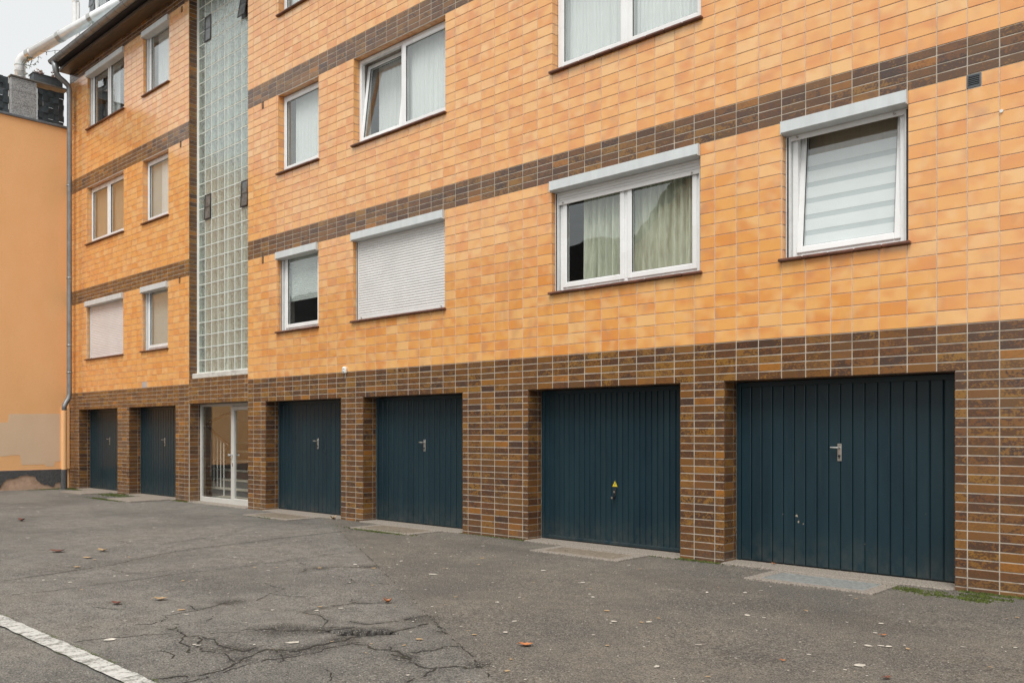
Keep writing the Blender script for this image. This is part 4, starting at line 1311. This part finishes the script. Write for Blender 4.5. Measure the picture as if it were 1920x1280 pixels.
for (a, b), (c, d) in zip([(-5.5, .02)] + je, je + [(-.205, .16)]):
    if c - a < .0005: continue
    mb.raw([(XN + .012, a, b), (XN + .012, c, d), (XN + .012, c, .462), (XN + .012, a, .462), (XN + .028, a, b), (XN + .028, c, d), (XN + .028, c, .462), (XN + .028, a, .462)],
           [(4, 5, 6, 7), (0, 1, 5, 4), (3, 7, 6, 2)])
mb.raw([(XN + .012, -.205, -.05), (XN + .012, -.205, .462), (XN + .028, -.205, .462), (XN + .028, -.205, -.05)], [(0, 1, 2, 3)])
mb.build('plinth', M['plinth'], nb_)
mb = MB(); mb.tube([(-22.05, -.265, 1.87), (-22.05, -.265, .47)], .060, 14); mb.box(-22.449, -22.405, -.20, -.0095, .47, 1.95, 0, .004)
mb.build('boxed_pipe', M['stucco'], nb_)
mb = MB(); mb.tube([(-22.05, -.265, .47), (-22.05, -.265, -.02)], .068, 14); mb.build('pipe_foot', M['plinth'], nb_)
mb = MB(); mb.box(XN - .30, XN + .04, -5.52, -.004, 8.68, 8.735, 0, .006)
mb.build('coping', M['slate'], nb_)

# ---- things on the roof terrace
t = thing('terrace_pier', 'grey granite clad box standing on the terrace edge', 'pier', (-22.8, -.95, 8.735))
mb = MB()
mb.box(-22.99, -22.61, -1.22, -.70, 8.737, 9.66); mb.build('core', M['slate'], t)
for j in range(3):
    z0 = 8.738 + j * .308
    p = MB(); p.box(-22.608, -22.59, -1.235, -.685, z0, z0 + .304, 0, .003); p.build('panel', M['granite'], t)
    p = MB(); p.box(-22.99, -22.612, -1.238, -1.2225, z0, z0 + .304, 0, .003); p.build('panel', M['granite'], t)
def screen(label, y0, y1, z0, z1, x):
    t = thing('privacy_screen', label, 'screen', (x, (y0 + y1) / 2, z0))
    f = MB()
    for y in (y0, y1 - .012): f.box(x - .02, x, y, y + .012, z0, z1)
    nzz, nyy = 6, max(1, round((y1 - y0) / .125))
    for i in range(1, nyy): f.box(x - .006, x - .002, y0 + (y1 - y0) * i / nyy, y0 + (y1 - y0) * i / nyy + .005, z0, z1)
    f.build('wire_frame', M['rail'], t)
    for j in range(nzz):
        for i in range(nyy):
            a, b = y0 + (y1 - y0) * i / nyy, y0 + (y1 - y0) * (i + 1) / nyy
            c, d = z0 + (z1 - z0) * j / nzz, z0 + (z1 - z0) * (j + 1) / nzz
            o_ = .004 if (i + j) % 2 else -.012
            p = MB(); p.box(x + o_, x + o_ + .003, a - .004, b + .006, c - rt.uniform(-.004, .014), d + rt.uniform(-.004, .014))
            o = p.build('strip', M['strip'], t)
            o.data.transform(Matrix.Translation((x, (a + b) / 2, (c + d) / 2)) @ Matrix.Rotation(rt.gauss(0, .07), 4, 'Z') @ Matrix.Rotation(rt.gauss(0, .05), 4, 'Y') @ Matrix.Translation((-x, -(a + b) / 2, -(c + d) / 2)))
screen('dark woven privacy screen below the planter beside the downpipe', -.66, -.07, 8.737, 9.57, -22.62)
screen('dark woven privacy screen left of the granite box', -2.3, -1.27, 8.737, 9.64, -22.66)
mb = MB(); mb.box(-22.98, -22.56, -1.26, .02, 9.665, 9.70, 0, .004)
tag(mb.build('shelf_board', M['board']), 'weathered board lying along the terrace railing under the planter', 'board')
t = thing('planter_box', 'dark planter trough with dried flowers on the terrace railing', 'planter', (-22.75, -.42, 9.70))
mb = MB()
for (a, b, c, d) in ((-22.86, -22.84, -.76, -.10), (-22.62, -22.60, -.76, -.10), (-22.84, -22.62, -.76, -.74), (-22.84, -22.62, -.12, -.10)):
    mb.box(a, b, c, d, 9.702, 9.885, 0, .003)
mb.box(-22.84, -22.62, -.74, -.12, 9.702, 9.85); mb.box(-22.875, -22.585, -.775, -.085, 9.886, 9.905, 0, .004)
mb.build('trough', M['planter'], t)
mb = MB()
for k_ in range(60):
    cy = rt.choice((-.68, -.62, -.55, -.30, -.26)) + rt.gauss(0, .03); cx_ = -22.7 + rt.gauss(0, .06); hz = 9.88 + abs(rt.gauss(.06, .035))
    mb.tube([(cx_, cy, 9.85), (cx_ + rt.gauss(0, .02), cy + rt.gauss(0, .02), hz)], .002, 4)
    for q in range(4):
        d_ = Vector((rt.gauss(0, 1), rt.gauss(0, 1), rt.gauss(0, 1))).normalized() * .028
        e_ = Vector((rt.gauss(0, 1), rt.gauss(0, 1), rt.gauss(0, 1))).normalized() * .018
        c0 = Vector((cx_, cy, hz))
        mb.face([c0, c0 + d_ - e_, c0 + d_ * 1.4, c0 + d_ + e_])
tag(mb.build('dried_flowers', M['dry'], t), kind='stuff')
# ventilation duct
t = thing('vent_duct', 'shiny metal ventilation duct rising from the terrace over the gutter', 'duct', (-22.95, -.93, 9.70))
P0, P1 = Vector((-22.80, -.82, 10.33)), Vector((-19.6, .50, 11.27))
mb = MB()
mb.tube([(-22.97, -.93, 9.70), (-22.97, -.93, 10.10), (-22.95, -.92, 10.20), (-22.90, -.885, 10.28), P0, P0.lerp(P1, .3)], .118, 18); mb.build('elbow', M['duct'], t, smooth=True)
mb = MB(); mb.tube([P0.lerp(P1, .05), P1], .120, 20); mb.build('pipe', M['duct'], t, smooth=True)
for q in (.0, .28, .56, .84):
    c0, c1 = P0.lerp(P1, q + .01), P0.lerp(P1, q + .035)
    mb = MB(); mb.tube([c0, c1], .128, 20); mb.tube([c0.lerp(c1, -.3), c0.lerp(c1, -.1)], .126, 20); mb.build('clamp', M['steel'], t, smooth=False)
for z in (9.80, 9.95, 10.09):
    mb = MB(); mb.tube([(-22.97, -.93, z), (-22.97, -.93, z + .02)], .126, 18); mb.build('clamp', M['steel'], t)
c0 = P0.lerp(P1, .56)
mb = MB(); mb.tube([c0 + Vector((0, 0, -.1)), (c0.x, c0.y + .02, 10.42)], .015, 8); mb.tube([c0 + Vector((.1, 0, -.1)), (c0.x + .12, c0.y + .02, 10.42)], .015, 8); mb.build('bracket', M['steel'], t)
mb = MB()
mb.tube([(-23.68, .6, 8.69), (-23.68, .6, 13.5)], .075, 16); mb.tube([(-23.68, .6, 12.4), (-23.68, .6, 12.46)], .085, 16); mb.tube([(-23.55, .62, 8.69), (-23.55, .62, 12.35)], .032, 10)
tag(mb.build('flue_pipe', M['duct']), 'upright metal flue pipe behind the ventilation duct', 'flue')
# vine on the elbow
mb = MB()
for k_ in range(9):
    p = Vector((-22.78 + rt.gauss(0, .04), -.84 + rt.gauss(0, .05), 10.15 + rt.gauss(0, .08))); pts = [p]
    for q in range(4):
        p = p + Vector((rt.gauss(.02, .02), rt.gauss(.02, .03), rt.gauss(.04, .04))); pts.append(p)
    mb.tube(pts, .004, 5, 0)
    for p in pts[1:]:
        for q in range(3):
            d_ = Vector((rt.gauss(0, 1), rt.gauss(0, 1), rt.gauss(0, 1))).normalized() * .05; e_ = Vector((rt.gauss(0, 1), rt.gauss(0, 1), rt.gauss(0, 1))).normalized() * .016
            mb.face([p, p + d_ * .5 - e_, p + d_, p + d_ * .5 + e_])
tag(mb.build('vine', M['leafy']), 'wispy grey-green vine clinging to the duct elbow', 'plant')
# string lights
t = thing('string_lights', 'string of small clear bulbs hanging below the duct', 'string lights', (-22.3, -.4, 10.40))
mb = MB()
mb.tube([(-22.32, -.70, 10.33), (-22.3, -.57, 10.345), (-22.3, -.45, 10.40), (-22.3, -.38, 10.438), (-22.3, -.275, 10.475), (-22.3, -.18, 10.50)], .005, 6); mb.build('cable', M['dark'], t)
for y, z in ((-.57, 10.34), (-.38, 10.43), (-.275, 10.47)):
    mb = MB(); mb.tube([(-22.3, y, z), (-22.3, y, z - .028)], .010, 8, 0); mb.tube([(-22.3, y, z - .028), (-22.3, y, z - .045), (-22.3, y, z - .062), (-22.3, y, z - .072)], [.010, .017, .016, .004], 10, 1)
    mb.build('bulb', [M['dark'], M['pvc']], t, smooth=True)

# ================================================================== houses across the yard (seen in the window glass)
t = thing('tiled_roof_house', 'long pale house with dark tiled roof, mirrored in the window panes', 'house', (-38, -22, 0))
mb = MB(); mb.box(-58, -20.2, -27, -17, 0, 4.6); mb.build('wall', M['house_w'], t)
mb = MB()
mb.raw([(-58.4, -16.5, 4.4), (-19.9, -16.5, 4.4), (-19.9, -22, 9.6), (-58.4, -22, 9.6), (-58.4, -27.5, 4.4), (-19.9, -27.5, 4.4)], [(0, 1, 2, 3), (3, 2, 5, 4), (1, 5, 2), (0, 3, 4)])
for j in range(18):
    f = j / 18; y = -16.5 - 5.5 * f; z = 4.4 + 5.2 * f
    mb.box(-58.4, -19.9, y - .34, y - .02, z + .03, z + .33)
mb.build('roof', M['roof_t'], t)
t = thing('gabled_house', 'peach gabled house mirrored in the curtained window above the sticker garage', 'house', (-15, -22, 0))
mb = MB()
mb.raw([(-19.5, -18, 0), (-10.5, -18, 0), (-10.5, -18, 6), (-16, -18, 10.6), (-19.5, -18, 7.6), (-19.5, -28, 0), (-10.5, -28, 0), (-10.5, -28, 6), (-16, -28, 10.6), (-19.5, -28, 7.6)],
       [(0, 1, 2, 3, 4), (9, 8, 7, 6, 5), (1, 6, 7, 2), (0, 4, 9, 5)]); mb.build('wall', M['peach'], t)
mb = MB()
mb.raw([(-10.1, -17.6, 5.7), (-16, -17.6, 10.7), (-16, -28.3, 10.7), (-10.1, -28.3, 5.7), (-19.9, -17.6, 7.3), (-19.9, -28.3, 7.3)], [(0, 1, 2, 3), (1, 4, 5, 2)]); mb.build('roof', M['roof_t'], t)

# ================================================================== leaves, flakes, moss
def leaf(name_lb, x, y, L, mat, curl, rz, lb):
    mb = MB()
    n = 6
    V, F = [], []
    for i in range(n + 1):
        f = i / n; w = L * .36 * math.sin(math.pi * min(1, f * .94 + .04)) ** .8 * (1 + .25 * math.sin(i * 2.6))
        zc = .006 + curl * L * (2 * f - 1) ** 2 * .6
        for s_ in (-1, 0, 1):
            V.append(((f - .5) * L, s_ * w, zc + abs(s_) * curl * w * .9 + rt.uniform(0, .003)))
    for i in range(n):
        for k_ in range(2):
            F.append((i * 3 + k_, (i + 1) * 3 + k_, (i + 1) * 3 + k_ + 1, i * 3 + k_ + 1))
    mb.raw(V, F)
    mb.tube([(-L * .5, 0, .008 + curl * L * .5), (-L * .72, rt.gauss(0, .01), .010)], .0018, 5)
    o = mb.build('fallen_leaf', mat, None, smooth=True)
    o.location = (x, y, ground_z(x, y) + .001); o.rotation_euler = (0, 0, rz)
    tag(o, lb, 'leaf', 'fallen leaves on the asphalt')
for x, y, L, m_, c_, rz, lb in (
    (-5.53, -3.71, .085, 'leaf_o', .9, .8, 'curled orange-brown leaf lying above the pothole'),
    (-3.78, -3.99, .11, 'leaf_o', .25, .6, 'pale orange leaf lying alone on the right asphalt, before the yellow sticker garage'),
    (-10.25, -4.05, .15, 'leaf_t', .35, .5, 'large tan leaf on the grey asphalt left, biggest of the group'),
    (-9.85, -4.37, .12, 'leaf_t', .12, .6, 'flat pale tan leaf just in front of the large tan leaf'),
    (-10.58, -4.42, .20, 'leaf_r', .25, .9, 'flattened red-brown leaf left of the large tan leaf'),
    (-7.06, -5.21, .11, 'leaf_r', .3, .5, 'small red-brown leaf between the white line and the long joint'),
    (-6.96, -4.90, .13, 'leaf_t', .3, .9, 'thin pale leaf right of the small red-brown leaf near the white line'),
    (-2.42, -3.21, .045, 'leaf_o', .4, .2, 'tiny bright orange leaf fragment at the lower right of the yard'),
    (-1.83, -3.17, .06, 'leaf_r', .3, 1.2, 'tiny red leaf fragment at the bottom right edge'),
    (-9.27, -4.69, .09, 'leaf_t', .1, .4, 'small tan leaf on the long dark asphalt joint at left'),
    (-14.63, -3.52, .15, 'leaf_r', .5, .3, 'dark red curled leaf far left near the rendered house'),
    (-2.23, -2.15, .05, 'leaf_o', .3, .7, 'small orange leaf before the large right garage'),
    (-4.19, .18, .06, 'leaf_o', .4, .1, 'orange leaf bit on the threshold of the large right garage'),
    (-11.41, -.10, .12, 'leaf_t', .9, 1.3, 'crumpled tan leaf at the right end of the third garage threshold')):
    leaf('l', x, y, L * .82, M[m_], c_, rz, lb)
    if y > -.07 and y < .36: bpy.context.scene.collection.objects[-1].location.z = .02

mb = MB()
rf = random.Random(9)
def flake(x, y, s_):
    n = rf.randint(5, 7); a0 = rf.uniform(0, 6)
    z = ground_z(x, y) + .006 + rf.uniform(0, .002); st_ = rf.uniform(.35, 1); an = rf.uniform(0, 3.14)
    P = []
    for i in range(n):
        a_ = a0 + 6.283 * i / n; r_ = s_ * rf.uniform(.55, 1.1); px, py = r_ * math.cos(a_), r_ * st_ * math.sin(a_)
        P.append((x + px * math.cos(an) - py * math.sin(an), y + px * math.sin(an) + py * math.cos(an), z))
    mb.face(P)
for _ in range(700):
    x, y = rf.uniform(-11, -.8), rf.uniform(-5.6, -.35)
    if y < -1.04 - .563 * (x + 9.88) and rf.random() < .55: continue
    flake(x, y, min(.030, .0045 + rf.expovariate(150)))
for _ in range(120): flake(rf.uniform(-20, -11), rf.uniform(-5, -.6), .006 + rf.expovariate(120))
for x, y, s_ in ((-4.92, -4.98, .05), (-5.87, -5.75, .04), (-6.3, -2.55, .05), (-7.2, -2.2, .03), (-3.2, -2.2, .035), (-2.2, -2.5, .035), (-2.05, -3.0, .04), (-3.9, -1.6, .035), (-4.9, -3.1, .03), (-5.0, -1.9, .03), (-4.6, -2.3, .025), (-3.0, -3.2, .03)): flake(x, y, s_)
tag(mb.build('pale_flakes', M['flake']), 'scattered pale flakes and petals on the asphalt', 'flakes', kind='stuff')

mb = MB()
for _ in range(160):
    x, y = rf.uniform(-10, -.8), rf.uniform(-5.4, -.3)
    flake(x, y, min(.035, .006 + rf.expovariate(110)))
tag(mb.build('leaf_crumbs', M['leaf_t']), 'small tan crumbs of broken leaves scattered on the asphalt', 'leaf crumbs', kind='stuff')

mb = MB()
rm = random.Random(17)
def moss(cx_, cy_, rx, ry, n):
    for _ in range(n):
        x, y = cx_ + rm.gauss(0, rx * .5), min(-.012, cy_ + rm.gauss(0, ry * .5))
        h = rm.uniform(.006, .022); s_ = rm.uniform(.006, .014); a_ = rm.uniform(0, 6.28)
        P = [(x + s_ * math.cos(a_ + k_ * 2.09), y + s_ * math.sin(a_ + k_ * 2.09), .001) for k_ in range(3)]
        top = (x + rm.gauss(0, .005), y + rm.gauss(0, .005), h)
        for k_ in range(3): mb.face([P[k_], P[(k_ + 1) % 3], top])
for _ in range(18):
    cx_ = rm.gauss(-2.42, .28); moss(cx_, -.16 - abs(rm.gauss(0, .13)), rm.uniform(.05, .14), rm.uniform(.03, .07), 75)
for _ in range(16): moss(rm.uniform(-2.4, -.8), -.03 - abs(rm.gauss(0, .02)), rm.uniform(.03, .12), .03, 60)
moss(-9.55, -.62, .6, .10, 900); moss(-12.4, -.66, .4, .06, 250); moss(-5.1, -.04, .6, .04, 350); moss(-8.0, -.03, 1.2, .03, 250)
moss(-19.2, -.25, .8, .25, 700); moss(-18.1, -.9, .8, .08, 400); moss(-22.3, -.5, .25, .5, 400); moss(-21.9, -.15, .5, .12, 400); moss(-16.6, -.05, .4, .06, 200)
for _ in range(400):
    x = rm.uniform(-8.6, -4.6); y = -5.975 + rm.gauss(0, .007) if rm.random() < .8 else -6.115
    if math.sin(x * 3.1) + math.sin(x * 7.7) < -.2: continue
    s_ = .005; mb.face([(x - s_, y - s_, .011), (x + s_, y - s_, .011), (x, y + s_, .016)])
tag(mb.build('moss', M['moss']), 'low green moss along the wall foot and asphalt edges', 'moss', kind='stuff')
